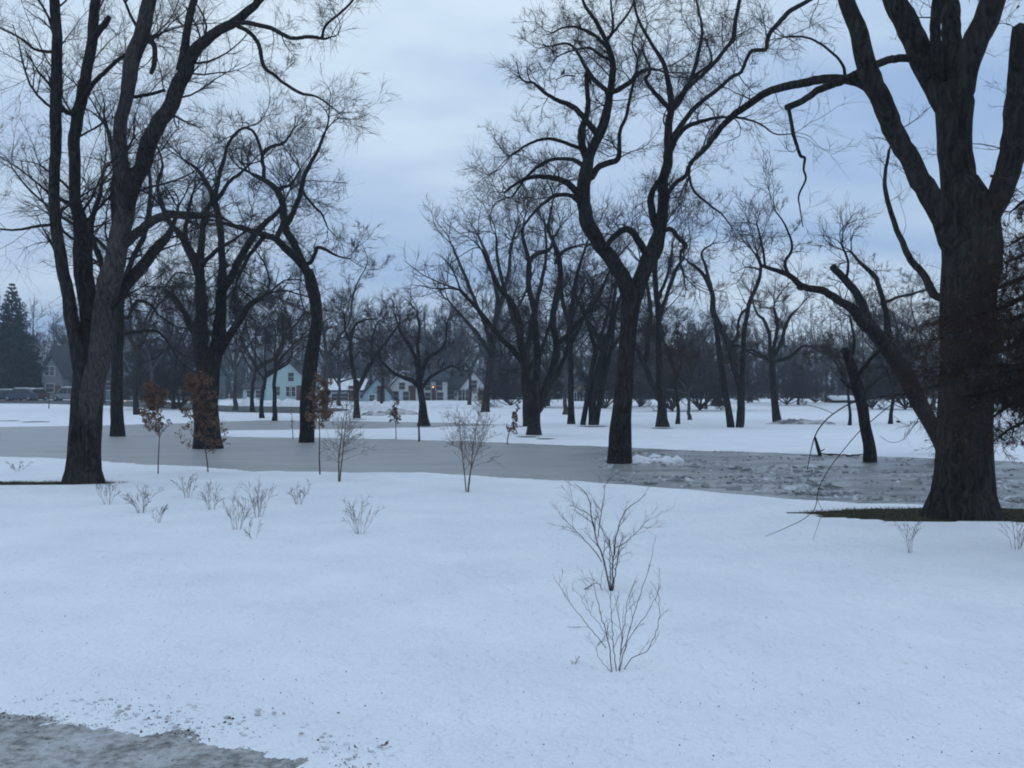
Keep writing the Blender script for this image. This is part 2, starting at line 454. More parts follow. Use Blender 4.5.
def nearbump(X, Y):
    Z = gz(X, Y)
    m = Y < 13
    if m.any():
        flat = Z.ravel(); xf, yf = X.ravel(), Y.ravel()
        for k in np.nonzero(m.ravel() & (np.abs(xf) < 8) & (yf > 3))[0]:
            v = Vector((xf[k], yf[k], 0))
            fade = min(1, max(0, (13 - yf[k]) / 5))
            dz = .012 * noise.noise(v * 1.3) + .011 * noise.noise(v * 3.2) + .012 * noise.noise(v * 7.5)
            trod = max(0, min(1, (xf[k] - 1.2) / 1.4)) * max(0, min(1, (8 - yf[k]) / 2))
            c = noise.noise(v * 5.2 + Vector((9, 3, 0)))
            dz -= trod * .07 * max(0, c - .08) + .04 * max(0, noise.noise(v * 4.3 + Vector((2, 8, 5))) - .30)
            flat[k] += dz * fade
        Z = flat.reshape(Z.shape)
    return Z

xs = axis([(-900, -200, 50), (-200, -60, 5), (-60, -20, .9), (-20, -6, .3), (-6, 6, .07), (6, 20, .28), (20, 60, .9), (60, 200, 5), (200, 900, 50)])
ys = axis([(-30, 3, 1.5), (3, 9, .06), (9, 20, .10), (20, 32, .2), (32, 66, .35), (66, 180, 3), (180, 1500, 60)])
mb = MB(); mb.add(*grid(xs, ys, nearbump)); kind(mb.build('snow_ground', 'snow'), 'structure')

mb = MB(); mb.add(*grid(axis([(-60, 60, 4)]), axis([(10, 64, 3)]), lambda x, y: np.full(x.shape, WATER)))
kind(mb.build('pond_water', 'pond_ice'), 'structure')

def path_z(X, Y):
    Z = np.empty(X.size); xf, yf = X.ravel(), Y.ravel()
    for k in range(X.size):
        v = Vector((xf[k], yf[k], 0))
        Z[k] = -.016 + .006 * noise.noise(v * 3) + .003 * noise.noise(v * 11) + .004 * noise.noise(v * 30) + .005 * noise.noise(v * 70)
    Z = Z.reshape(X.shape)
    return Z - .25 * sm((-sdf(X, Y, PATH) - .08) / .3)
mb = MB(); mb.add(*grid(axis([(-9, -4, .2), (-4, .6, .018)]), axis([(-4, 3, .4), (3, 6.2, .022), (6.2, 8, .2)]), path_z))
kind(mb.build('slushy_path', 'slush'), 'structure')

def strip(name, m, pts, dz=.03, n=40):
    """a flat strip between a near and a far pixel line, following the ground"""
    a = np.array([G(x, yn)[:2] for x, yn, yf in pts]); b = np.array([G(x, yf)[:2] for x, yn, yf in pts])
    t = np.linspace(0, len(pts) - 1, n); k = np.arange(len(pts))
    A = np.stack([np.interp(t, k, a[:, i]) for i in (0, 1)], -1); B = np.stack([np.interp(t, k, b[:, i]) for i in (0, 1)], -1)
    rows = np.stack([A + (B - A) * f for f in np.linspace(0, 1, 8)], 0)
    z = gz(rows[..., 0], rows[..., 1]) + dz
    v = np.concatenate([rows, z[..., None]], -1).reshape(-1, 3)
    i = np.arange(8 * n).reshape(8, n)
    q = np.stack([i[:-1, :-1], i[:-1, 1:], i[1:, 1:], i[1:, :-1]], -1).reshape(-1, 4)
    mb = MB(); mb.add(v, q)
    return kind(mb.build(name, m), 'structure')
strip('park_road', 'asphalt', [(-300, 405.2, 403.6), (40, 405.6, 404), (110, 406.6, 404.4), (180, 409, 405), (230, 412.2, 406.8), (300, 413.2, 407.2), (330, 412, 408), (350, 410.5, 409.6)])

# turf patches: a soil sheet and the short blades on it, one object each
for k, (cx, cy, rx, ry) in enumerate(PATCH):
    rng = np.random.default_rng(50 + k)
    th = np.linspace(0, 2 * math.pi, 64, endpoint=False)
    mb = MB()
    v = [(cx, cy, float(gz(cx, cy)) + .012)]
    for f in (.33, .66, 1.08):
        for a in th:
            w = 1 + .06 * math.sin(5 * a) + .05 * math.sin(9 * a + 1) + .06 * (f > 1)
            x, y = cx + rx * f * w * math.cos(a), cy + ry * f * w * math.sin(a)
            v.append((x, y, -.024 if f > 1 else -.022))
    v[0] = (cx, cy, -.02)
    q, t = [], [(0, 1 + i, 1 + (i + 1) % 64) for i in range(64)]
    for r_ in (0, 1):
        for i in range(64):
            j = (i + 1) % 64
            q.append((1 + r_ * 64 + i, 1 + (r_ + 1) * 64 + i, 1 + (r_ + 1) * 64 + j, 1 + r_ * 64 + j))
    mb.add(v, q, t)
    kind(mb.build('bare_ground', 'bare_soil'), 'structure')
    mb = MB(); n = 5200 if k == 0 else 2500
    a = rng.uniform(0, 2 * math.pi, n); r_ = np.sqrt(rng.uniform(0, 1, n)) * 1.02
    x, y = cx + rx * r_ * np.cos(a), cy + ry * r_ * np.sin(a)
    b0 = np.stack([x, y, np.full(n, -.03)], 1); d = rng.normal(size=(n, 3)) * [.04, .04, 0]
    up = np.stack([d[:, 0], d[:, 1], rng.uniform(.025, .06, n)], 1)
    w = nrm(rng.normal(size=(n, 3)) * [1, 1, 0]) * .006
    vv = np.stack([b0 - w, b0 + w, b0 + up], 1)
    mb.add(vv, None, np.arange(n * 3).reshape(n, 3))
    kind(mb.build('grass', 'grass_blade'), 'stuff')

# melted dark patches round trunks and puddles on the far snow
for k, (wx, wy, wr, hr) in enumerate(((528, 437, 11, .32), (545, 439, 9, .3), (36, 422, 13, .35), (8, 421, 12, .25), (524, 426.5, 9, .4), (777, 424, 10, .3), (593, 426.5, 14, .3), (662, 428.5, 11, .35), (424, 427, 12, .3), (357, 419.5, 9, .3), (267, 420.5, 14, .4))):
    c = G(wx, wy); a = np.linspace(0, 2 * math.pi, 28, endpoint=False); rr = wr * c[1] / F
    w = 1 + .12 * np.sin(3 * a + k) + .08 * np.sin(5 * a + 2 * k)
    x, y = c[0] + rr * w * np.cos(a), c[1] + rr * w * np.sin(a) * min(1, hr * 3)
    mb = MB(); mb.add(np.vstack([[c[0], c[1], float(gz(c[0], c[1])) + .016], np.stack([x, y, gz(x, y) + .014], 1)]), None, [(0, 1 + i, 1 + (i + 1) % 28) for i in range(28)])
    kind(mb.build('bare_ground', 'bare_soil'), 'structure')

# ------------------------------------------------------------------ trees
def spline(pts, n):
    """Catmull-Rom through pts (m,d), n samples evenly along the length"""
    pts = np.asarray(pts, float)
    if len(pts) == 2:
        return pts[0] + (pts[1] - pts[0]) * np.linspace(0, 1, n)[:, None]
    p = np.vstack([2 * pts[0] - pts[1], pts, 2 * pts[-1] - pts[-2]])
    o = []
    for i in range(1, len(p) - 2):
        t = np.linspace(0, 1, 14, endpoint=False)[:, None]
        a, b, c, d = p[i - 1], p[i], p[i + 1], p[i + 2]
        o.append(.5 * (2 * b + (c - a) * t + (2 * a - 5 * b + 4 * c - d) * t ** 2 + (3 * b - a - 3 * c + d) * t ** 3))
    o = np.vstack(o + [pts[-1:]])
    s = np.r_[0, np.cumsum(np.linalg.norm(np.diff(o[:, :3], axis=0), axis=1))]
    u = np.linspace(0, s[-1], n)
    return np.stack([np.interp(u, s, o[:, k]) for k in range(o.shape[1])], 1)

def grow(rng, p0, d0, r0, ln, K, gnarl, up, taper=.8, droop=0):
    N = len(p0)
    pts = np.empty((N, K, 3)); pts[:, 0] = p0
    d = nrm(d0.copy()); st = (ln / (K - 1))[:, None]
    cur = rng.normal(size=(N, 3)) * gnarl
    for k in range(1, K):
        cur = cur * .45 + rng.normal(size=(N, 3)) * gnarl
        d = nrm(d + cur + np.array([0, 0, up - droop * k / K]))
        pts[:, k] = pts[:, k - 1] + d * st
    t = np.linspace(0, 1, K)[None]
    return pts, r0[:, None] * (1 - taper * t)

def offspring(rng, pts, rad, n, tmin, a0, a1):
    """n branch points on each polyline: position, direction, radius there, t"""
    N, K, _ = pts.shape
    i = np.repeat(np.arange(N), n); m = len(i)
    t = rng.uniform(tmin, 1, m); f = t * (K - 1); k = np.minimum(f.astype(int), K - 2); w = (f - k)[:, None]
    p = pts[i, k] * (1 - w) + pts[i, k + 1] * w
    tg = nrm(pts[i, k + 1] - pts[i, k])
    perp = nrm(np.cross(tg, rng.normal(size=(m, 3))))
    a = rng.uniform(a0, a1, m)[:, None]
    d = tg * np.cos(a) + perp * np.sin(a)
    r = rad[i, k] * (1 - w[:, 0]) + rad[i, k + 1] * w[:, 0]
    return p, d, r, t

def twigs(mb, rng, p, d, r, ln, cfg):
    r = r * cfg.get('thin', .7)
    """three orders of branches from the given starts, into mb; returns the last tips"""
    g, up = cfg.get('gnarl', .2), cfg.get('up', .06)
    rmin = cfg['rmin']
    dr = cfg.get('droop', 0)
    A, ra = grow(rng, p, d, r, ln, 9, g, up, .78)
    mb.tubes(A, np.maximum(ra, rmin), 5)
    p, d, r, t = offspring(rng, A, ra, cfg.get('n2', 7), .15, .45, 1.15)
    l2 = np.repeat(ln, cfg.get('n2', 7)) * cfg.get('k2', .5) * (1.15 - .6 * t) * rng.uniform(.5, 1.1, len(t))
    B, rb = grow(rng, p, d, np.maximum(r * .6, rmin), l2, 7, g * .85, up, .7, dr)
    mb.tubes(B, np.maximum(rb, rmin), 4)
    n3 = cfg.get('n3', 5)
    p, d, r, t = offspring(rng, B, rb, n3, .15, .35, 1.0)
    l3 = np.repeat(l2, n3) * cfg.get('k3', .72) * rng.uniform(.4, 1.1, len(t))
    Cc, rc = grow(rng, p, d, np.maximum(r * .55, rmin), l3, 5, g * .55, up, .6, dr)
    mb.tubes(Cc, np.maximum(rc, rmin * .7), 3)
    return np.concatenate([B[:, 3:].reshape(-1, 3), Cc[:, 2:].reshape(-1, 3)])

def rough_tube(mb, pts, rad, S, amp, seed, flare=0, flare_h=.5, lobes=5):
    """a trunk or limb with bark relief and, at its foot, root lobes"""
    K = len(pts)
    th = np.arange(S) * 2 * math.pi / S
    R = np.empty((K, S))
    s = np.r_[0, np.cumsum(np.linalg.norm(np.diff(pts, axis=0), axis=1))]
    for k in range(K):
        for j in range(S):
            v = Vector((math.cos(th[j]) * 2.6 + seed, math.sin(th[j]) * 2.6, s[k] * .9))
            w = Vector((math.cos(th[j]) * 6 + seed, math.sin(th[j]) * 6, s[k] * 1.8))
            f = 1 + amp * noise.noise(v) * 1.1 + amp * .6 * noise.noise(w)
            if flare:
                f += flare * math.exp(-s[k] / flare_h) * (.55 + .45 * math.cos(lobes * th[j] + seed) * math.cos(2 * th[j] + 1))
            R[k, j] = rad[k] * f
    P_ = np.vstack([pts, pts[-1:] + (pts[-1:] - pts[-2:-1]) * .3]); R = np.vstack([R, R[-1:] * .02])
    mb.tubes(P_[None], R[None], S)

def traced_tree(name, label, cat, Y, base, trunk, limbs, cfg, seed, group=None, barkm='bark', twigm='twig', sides=16):
    """trunk and limbs through measured points, each limb reaching to its own depth; the finer wood is grown.
    trunk: [(px, py, r)...]; limbs: [(points, depth reach in m, flags)...] each springs from the nearest older wood"""
    rng = np.random.default_rng(seed)
    x0 = (base[0] - 512) * Y / F
    z0 = float(gz(x0, Y))
    z0 = min(z0, WATER) if z0 < WATER else z0
    org = np.array([x0, Y, z0])
    root = empty(name, org, label, cat, group)
    wood = []        # (pixel path (n,2), Y path)
    crown = MB()
    def lay(pts, Ya, Yb):
        p = np.array(pts, float)
        s = np.r_[0, np.cumsum(np.hypot(*np.diff(p[:, :2], axis=0).T))]; s = s / s[-1]
        Yp = Ya + (Yb - Ya) * s ** .9
        w = np.array([[*P(a, b, y), r * .93 * y / F] for (a, b, r), y in zip(p, Yp)])
        ln = np.linalg.norm(np.diff(w[:, :3], axis=0), axis=1).sum()
        n = int(np.clip(ln / (max(w[:, 3].mean(), .012) * .8), 10, 70))
        sp = spline(w, n)
        pp = spline(np.c_[p[:, :2], Yp], 60)
        wood.append(pp)
        return sp, ln
    tr = [list(q) for q in trunk]
    sp, ln = lay(tr, Y, Y + cfg.get('lean', 0))
    sp[0, 2] = z0 - .08
    mb = MB(); rough_tube(mb, sp[:, :3], sp[:, 3], sides + 8, .13, seed * 1.7, cfg.get('flare', .25), cfg.get('fh', .35))
    mb.build('trunk', barkm, root, org)
    sources = [(sp, ln, 0)]
    for pts, dY, fl in limbs:
        a = np.array(pts[0][:2])
        best = min(((np.hypot(w[:, 0] - a[0], w[:, 1] - a[1]).min(), i) for i, w in enumerate(wood)))
        w = wood[best[1]]; k = np.hypot(w[:, 0] - a[0], w[:, 1] - a[1]).argmin()
        q = [tuple(x) for x in pts]
        if best[0] > 1.5 and fl != 'ground': q = [(w[k, 0], w[k, 1], q[0][2] * .9)] + q
        sp, ln = lay(q, w[k, 2], w[k, 2] + dY)
        n = len(sp); t = np.arange(n) / n
        wob = np.cumsum(rng.normal(size=(n, 3)), axis=0); wob -= np.linspace(0, 1, n)[:, None] * wob[-1]
        sp[:, :3] += wob * (sp[:, 3:4] * .08) * np.minimum(1, t * 6)[:, None]
        mb = MB(); rough_tube(mb, sp[:, :3], sp[:, 3], sides, .14, seed + len(wood))
        mb.build('limb', cfg.get('limbm', {}).get(len(wood) - 1, barkm), root, org)
        sources.append((sp, ln, fl))
    ps, ds, rs, ls = [], [], [], []
    s_ = cfg['s']
    for sp, ln, fl in sources:
        if fl == 'bare': continue
        fs = fl if isinstance(fl, float) else 1
        if fl == 0 and sp is sources[0][0]:
            n = int(cfg.get('trunk_n', 0)); t0 = .55
        else:
            n = int(max(2, round(ln * cfg['dens']))); t0 = .18
        if n:
            p, d, r, t = offspring(rng, sp[None, :, :3], sp[None, :, 3], n, t0, .6, 1.25)
            ps.append(p); ds.append(d); rs.append(np.clip(r * .5, cfg['rmin'] * 1.5, s_ * .021) * rng.uniform(.35, 1, len(r)) ** 1.3)
            ls.append(fs * s_ * rng.uniform(.35, 1, len(r)) * (1.1 - .3 * t))
        if fl not in ('stub',) and sp is not sources[0][0]:
            m = 3
            tg = np.repeat(nrm(sp[-1, :3] - sp[-3, :3])[None], m, 0) + rng.normal(size=(m, 3)) * .35
            ps.append(np.repeat(sp[-1:, :3], m, 0)); ds.append(tg)
            rs.append(np.full(m, min(sp[-1, 3] * .9, s_ * .03))); ls.append(fs * s_ * rng.uniform(.7, 1.1, m))
    p, d, r, l_ = map(np.concatenate, (ps, ds, rs, ls))
    tips = twigs(crown, rng, p, d, r, l_, cfg)
    crown.build('crown', twigm, root, org)
    return root, org, tips, rng

rm = lambda Y: .00015 * Y

# --- big many-stemmed tree by the near bank, with paler bark on the stem that faces us
YA = 18.7
traced_tree('willow_tree', 'tall dark tree with four stems rising from one trunk on the near snowy bank', 'tree', YA, (84, 483),
  [(84, 484, 19), (84, 470, 17), (85, 440, 16.5), (87, 400, 16), (89, 370, 15.5), (90, 345, 14)],
  [([(82, 375, 9), (77, 345, 8), (72, 310, 7.5), (69, 290, 6.6), (61, 250, 6.3), (57, 225, 6), (54, 190, 5.8), (55, 150, 5.8), (56, 110, 6), (56, 70, 5.8), (56, 35, 5.4), (54, 0, 5), (50, -70, 4), (58, -150, 2.6)], -1.2, 1),
   ([(90, 360, 10), (90, 320, 9.5), (88, 290, 9.5), (84, 250, 9.5), (81, 225, 8), (75, 200, 6.2), (75, 165, 6), (76, 133, 6), (81, 100, 6), (86, 67, 6), (92, 33, 5.5), (95, 0, 5), (101, -60, 4), (95, -140, 2.6)], 1.4, 1),
   ([(86, 450, 9), (88, 420, 11), (94, 380, 12), (101, 337, 12), (109, 297, 11.5), (118, 263, 11), (124, 230, 10.5), (126, 205, 10), (123, 180, 9), (121, 155, 8), (121, 133, 7.2), (127, 100, 7), (133, 67, 8), (143, 33, 8), (151, 0, 7.3), (163, -55, 6), (172, -120, 4)], -.9, 1),
   ([(127, 205, 9), (134, 180, 8.3), (143, 155, 9), (159, 117, 8.3), (174, 85, 8.3), (184, 62, 6.8), (193, 47, 6.2), (207, 37, 5.6), (220, 29, 5.2), (233, 22, 5), (248, 10, 4.4), (262, -4, 3.6), (290, -40, 2.6)], -2.2, .7),
   ([(181, 68, 5), (184, 35, 4.4), (190, 10, 4), (198, -20, 3.2), (205, -70, 2)], .8, 1),
   ([(238, 22, 2.4), (252, 24, 2.4), (268, 28, 2.3), (282, 35, 2.2), (293, 39, 2), (310, 37, 2), (323, 39, 1.4), (331, 37, .9)], -.8, .42),
   ([(322, 38, 1.5), (326, 25, 1.4), (340, 13, 1.3), (353, 0, 1.2), (368, -20, .8)], .4, .42),
   ([(237, 26, 2.2), (248, 32, 2.2), (258, 45, 2.2), (263, 67, 2), (274, 76, 1.7), (283, 83, 1.6), (300, 93, 1.6), (317, 97, 1.1), (333, 108, .7)], -1.0, .42),
   ([(119, 297, 7), (128, 285, 6.6), (140, 270, 6.4), (152, 256, 5.8), (161, 244, 5), (168, 236, 3.8), (174, 224, 2.6), (178, 208, 1.6)], 1.6, .6),
   ([(126, 243, 5), (134, 236, 5), (144, 229, 4.8), (155, 221, 4.6), (168, 216, 4.2), (184, 214, 4), (200, 215, 3.3), (211, 215, 2.6), (224, 219, 1.6), (236, 226, 1)], -1.4, .5),
   ([(54, 52, 1.6), (42, 51, 1.5), (32, 48, 1.3), (20, 38, 1.1), (0, 28, .9)], -.6, 1),
   ([(56, 224, 1.7), (38, 226, 1.5), (20, 230, 1.3), (0, 229, 1.0), (-18, 222, .7)], -.8, 1),
   ([(60, 105, 2.6), (68, 113, 2.6), (78, 112, 2.4)], .4, 'bare'),
   ([(80, 103, 3), (88, 92, 2.7), (95, 80, 2.5), (113, 64, 2.2), (131, 51, 1.8)], -.4, 1),
   ([(92, 40, 3.4), (99, 30, 3.4), (106, 22, 3.2), (109, 17, 2.6)], -.5, 'stub'),
   ([(86, 262, 3.6), (90, 235, 3), (95, 212, 2.8), (100, 197, 2.3), (102, 184, 1.6)], -.9, 1),
   ([(135, 97, 2), (152, 94, 1.8), (165, 90, 1.6)], .5, 'stub'),
   ([(149, 37, 3.0), (156, 50, 2.8), (155, 63, 2.8), (151, 73, 2.2)], -.5, 'stub'),
   ([(96, 330, 4), (110, 318, 4), (112, 300, 3.5), (104, 270, 3), (98, 250, 2.4)], 1.5, 1),
   ], dict(s=2.3, dens=2.7, rmin=rm(YA) * .75, n2=8, n3=9, k3=.9, gnarl=.13, up=.05, droop=.12, flare=.42, fh=.22, limbm={3: 'bark_pale'}), 11)

# --- huge tree beside the near bank
YQ = 13.8
traced_tree('willow_tree', 'massive dark trunk forking into thick limbs, standing in bare grass on the near bank', 'tree', YQ, (963, 514),
  [(961, 515, 36), (962, 500, 32), (963, 472, 29.5), (965, 424, 28), (966, 380, 27), (967, 330, 27), (968, 285, 28), (971, 250, 30), (970, 225, 29), (965, 200, 25), (960, 180, 18)],
  [([(955, 245, 14), (945, 215, 12), (936, 198, 11.5), (922, 172, 10.8), (903, 140, 10.5), (886, 100, 10.2), (872, 67, 9.8), (863, 33, 9), (851, -2, 8.4), (838, -50, 7), (830, -120, 5)], -1.6, 1),
   ([(962, 235, 22), (958, 200, 19), (954, 165, 17.5), (953, 133, 17), (951, 105, 19), (950, 85, 20)], .2, 'bare'),
   ([(946, 105, 13), (934, 75, 12.5), (921, 43, 12), (908, 20, 12), (896, -2, 11), (884, -50, 9), (870, -120, 6)], .9, 1),
   ([(945, 90, 6), (937, 60, 5.6), (935, 33, 5.4), (936, 0, 5.2), (940, -60, 4)], -.8, 1),
   ([(951, 95, 10), (954, 55, 10), (953, 20, 9.6), (952, -5, 9.4), (955, -70, 8)], .5, 1),
   ([(958, 100, 13), (968, 65, 13), (979, 35, 13.4), (990, 8, 13), (1000, -25, 12), (1018, -90, 9)], -.6, 1),
   ([(975, 245, 16), (990, 213, 13), (1002, 187, 13), (1011, 155, 13), (1016, 110, 12.4), (1019, 67, 11), (1020, 36, 10), (1020, 26, 8)], -.9, 'stub'),
   ([(929, 78, 5), (921, 64, 4.6), (912, 60, 4.2), (900, 60, 4.2), (886, 62, 4), (870, 68, 4), (850, 78, 4), (836, 84, 4), (823, 89, 3.8), (810, 96, 3.6), (798, 103, 3.4), (787, 108, 3.6)], -1.5, 'bare'),
   ([(788, 107, 2.4), (790, 115, 2), (793, 133, 2), (797, 147, 1.8), (801, 157, 1.7), (805, 159, 1.5), (804, 170, 1.2), (806, 180, 1.1), (799, 196, .9), (800, 208, .7), (803, 227, .5)], .2, 'stub'),
   ([(876, 94, 5), (866, 86, 4.8), (855, 81, 4.6), (837, 78, 4.5), (813, 80, 4.5), (795, 84, 4.3), (778, 88, 4.1), (762, 94, 4), (750, 103, 3.9), (738, 111, 3.7), (728, 120, 3.4), (718, 131, 2.9), (707, 147, 2.5), (697, 157, 2.2), (690, 164, 2), (689, 176, 1.2)], 2.6, 1),
   ([(845, 76, 1.7), (843, 66, 1.5), (834, 54, 1.3), (820, 43, 1.2), (803, 37, 1.1), (785, 37, .9)], -.6, 1),
   ([(730, 116, 1.5), (745, 119, 1.2), (760, 124, 1.0), (775, 134, .8), (790, 134, .6)], -.7, 1),
   ([(937, 296, 4.5), (925, 275, 4), (910, 258, 3.6), (899, 235, 3.0), (890, 208, 2.5), (885, 180, 2), (889, 150, 1.5)], 2.4, 1),
   ([(1000, 215, 2), (1006, 175, 1.6), (1012, 150, 1.2)], -1.5, 1),
   ], dict(s=1.15, dens=1.0, rmin=rm(YQ) * .8, n2=5, n3=5, gnarl=.2, up=.02, flare=.34, fh=.25), 23, barkm='bark_mossy', sides=22)

# --- the tree in the middle, standing in the pond
YR = 24.6
traced_tree('willow_tree', 'dark gnarled tree forking high into two twisted stems, standing alone in the pond ice', 'tree', YR, (620, 461),
  [(619, 462, 14), (619.5, 450, 12.2), (620, 430, 11), (623, 400, 9.6), (625.5, 363, 8.9), (628, 330, 8.7), (631, 305, 10), (632, 290, 11)],
  [([(630, 300, 8.5), (624, 282, 8.2), (613, 265, 8), (602, 250, 7.8), (592, 238, 7.8), (585, 224, 7.8), (581, 206, 7.2), (583, 187, 7.2), (585, 172, 6.6), (588, 157, 5.6), (594, 143, 5.2), (600, 130, 5.2), (605, 118, 5), (608, 100, 4.2), (611, 80, 3.8), (612, 65, 3.4), (607, 46, 3), (601, 33, 2.5), (593, 18, 2.1), (584, 4, 1.6), (578, -20, 1)], -1.2, 1),
   ([(634, 300, 9), (640, 280, 8.6), (648, 262, 8.8), (657, 246, 9), (662, 228, 6.6), (662, 213, 6), (663, 187, 5.5), (667, 163, 5.2), (668, 133, 4.2), (670, 107, 3.8), (665, 73, 2.6), (661, 60, 2.3), (650, 42, 1.8), (637, 17, 1.5), (633, -8, 1)], .9, 1),
   ([(586, 158, 4), (582, 135, 4), (588, 112, 3), (588, 95, 2.6), (587, 72, 2.2), (591, 84, 1.2)], 1.2, 'stub'),
   ([(596, 133, 3.4), (586, 120, 3.2), (575, 108, 2.8), (560, 101, 2.4), (547, 94, 2), (534, 83, 1.5)], -1.4, .6),
   ([(608, 93, 3), (620, 87, 2.8), (630, 81, 2.5), (640, 72, 2.2), (650, 69, 1.9), (658, 70, 1.4)], -.8, 1),
   ([(591, 177, 4), (598, 167, 3.6), (610, 162, 3.4), (618, 158, 3), (620, 145, 2.2), (621, 130, 2), (627, 115, 1.8), (630, 97, 1.6), (637, 62, 1.3), (632, 45, 1), (638, 20, .8)], .9, 1),
   ([(581, 200, 4), (573, 188, 3.6), (562, 180, 3.2), (550, 177, 2.8), (535, 177, 2.4), (520, 182, 1.8), (505, 192, 1.2)], -2.0, .75),
   ([(580, 202, 2.8), (570, 196, 2.4), (556, 197, 2.1), (543, 205, 1.7), (530, 218, 1.3), (518, 235, .9)], -2.8, 1),
   ([(583, 165, 2.6), (572, 160, 2.2), (555, 160, 2), (540, 166, 1.7), (525, 180, 1.3), (512, 197, 1)], 1.8, 1),
   ([(578, 148, 2), (560, 142, 1.8), (545, 139, 1.6), (528, 144, 1.3), (510, 156, .9)], -1.0, .75),
   ([(606, 90, 2.6), (596, 80, 2.2), (587, 66, 2), (578, 50, 1.6), (568, 43, 1.3), (552, 46, .9)], 1.5, .6),
   ([(607, 47, 2), (596, 36, 1.7), (580, 28, 1.5), (566, 27, 1.2), (552, 33, .9)], -1.2, .6),
   ([(605, 42, 1.7), (613, 30, 1.5), (612, 12, 1.2), (610, -8, .8)], 1.0, 1),
   ([(606, 42, 1.4), (618, 26, 1.3), (630, 10, 1.1), (640, -12, .7)], -.9, 1),
   ([(610, 60, 1.7), (600, 55, 1.5), (590, 48, 1.3), (575, 50, 1), (560, 55, .8)], -2, .6),
   ([(669, 112, 2.8), (680, 100, 2.5), (690, 82, 2.3), (697, 60, 2), (703, 34, 1.6), (698, 8, 1.2), (694, -12, .8)], 1.2, 1),
   ([(667, 160, 3.4), (675, 142, 3), (686, 128, 2.6), (700, 122, 2.2), (715, 118, 1.7), (728, 117, 1.2)], -1.8, 1),
   ([(669, 108, 2.8), (655, 92, 2.4), (646, 80, 2), (650, 70, 1.5), (643, 52, 1)], -1.2, 1),
   ([(660, 240, 3.4), (652, 214, 4), (650, 196, 3.6), (655, 186, 3), (661, 178, 2.4)], .7, 'bare'),
   ([(647, 255, 4.2), (640, 243, 4), (632, 232, 3.8), (624, 229, 3.6), (617, 234, 3.4), (610, 241, 3.2), (606, 248, 2)], -1.0, 'stub'),
   ([(664, 230, 3), (671, 229, 2.6), (680, 238, 2.4), (686, 244, 2.2), (681, 250, 1.7), (680, 262, 1.4), (684, 275, 1)], -.8, 1),
   ([(667, 195, 2.6), (676, 184, 2.4), (686, 176, 2.2), (690, 166, 2), (700, 152, 1.5)], .8, 1),
   ([(670, 140, 3), (684, 122, 2.6), (700, 104, 2.4), (716, 92, 2.1), (733, 77, 2), (742, 72, 1.9), (748, 58, 1.9), (753, 51, 2), (766, 50, 2.2), (768, 40, 2.4), (772, 31, 2.6), (782, 20, 2.6), (792, 10, 2.5), (813, -2, 2.2), (832, -14, 1.5)], -1.4, 1),
   ([(673, 105, 2), (690, 86, 2), (710, 67, 2.1), (724, 50, 2.2), (733, 38, 2.3), (736, 18, 2.2), (740, -2, 2), (744, -30, 1.3)], 1.8, 1),
   ([(688, 172, 1.5), (694, 190, 1.3), (710, 205, 1.1), (722, 214, .9), (732, 228, .6)], -1, 1),
   ([(668, 118, 2), (685, 88, 1.8), (700, 72, 1.6), (712, 60, 1.2), (706, 40, .9)], 2.2, 1),
   ], dict(s=1.75, dens=2.9, rmin=rm(YR) * .8, n2=8, n3=9, k3=.8, gnarl=.22, up=.05, flare=.12, fh=.3), 37)

# --- straight trunk behind the four-stemmed tree
traced_tree('willow_tree', 'straight bare trunk rising from the pond edge just behind the four-stemmed tree', 'tree', 39.5, (118, 435),
  [(118, 436, 8), (117.5, 425, 7), (117, 397, 6.3), (117, 365, 6), (118, 333, 6), (119, 300, 5.6), (119, 270, 5)],
  [([(119, 280, 5), (117, 240, 4.6), (113, 200, 4), (115, 165, 3), (108, 130, 2)], 1, 1),
   ([(119, 300, 3.5), (130, 265, 3), (143, 235, 2.8), (150, 195, 2), (148, 160, 1.4)], -1.5, 1),
   ([(118, 310, 2.4), (127, 318, 2), (137, 302, 1.8), (150, 305, 1.5), (158, 315, 1)], -1, 1),
   ([(117, 335, 2.2), (128, 333, 2), (143, 331, 1.7), (158, 332, 1.4), (170, 345, 1)], 1, 1),
   ([(118, 290, 3), (100, 262, 2.6), (86, 225, 2), (70, 190, 1.5), (40, 165, 1)], 1.5, 1),
   ([(118, 265, 2.4), (98, 240, 2), (60, 215, 1.5), (30, 190, 1), (12, 168, .7)], -1.5, 1),
   ], dict(s=2.6, dens=1.8, rmin=rm(39.5) * .8, n2=8, n3=7, gnarl=.2, up=.05), 41)

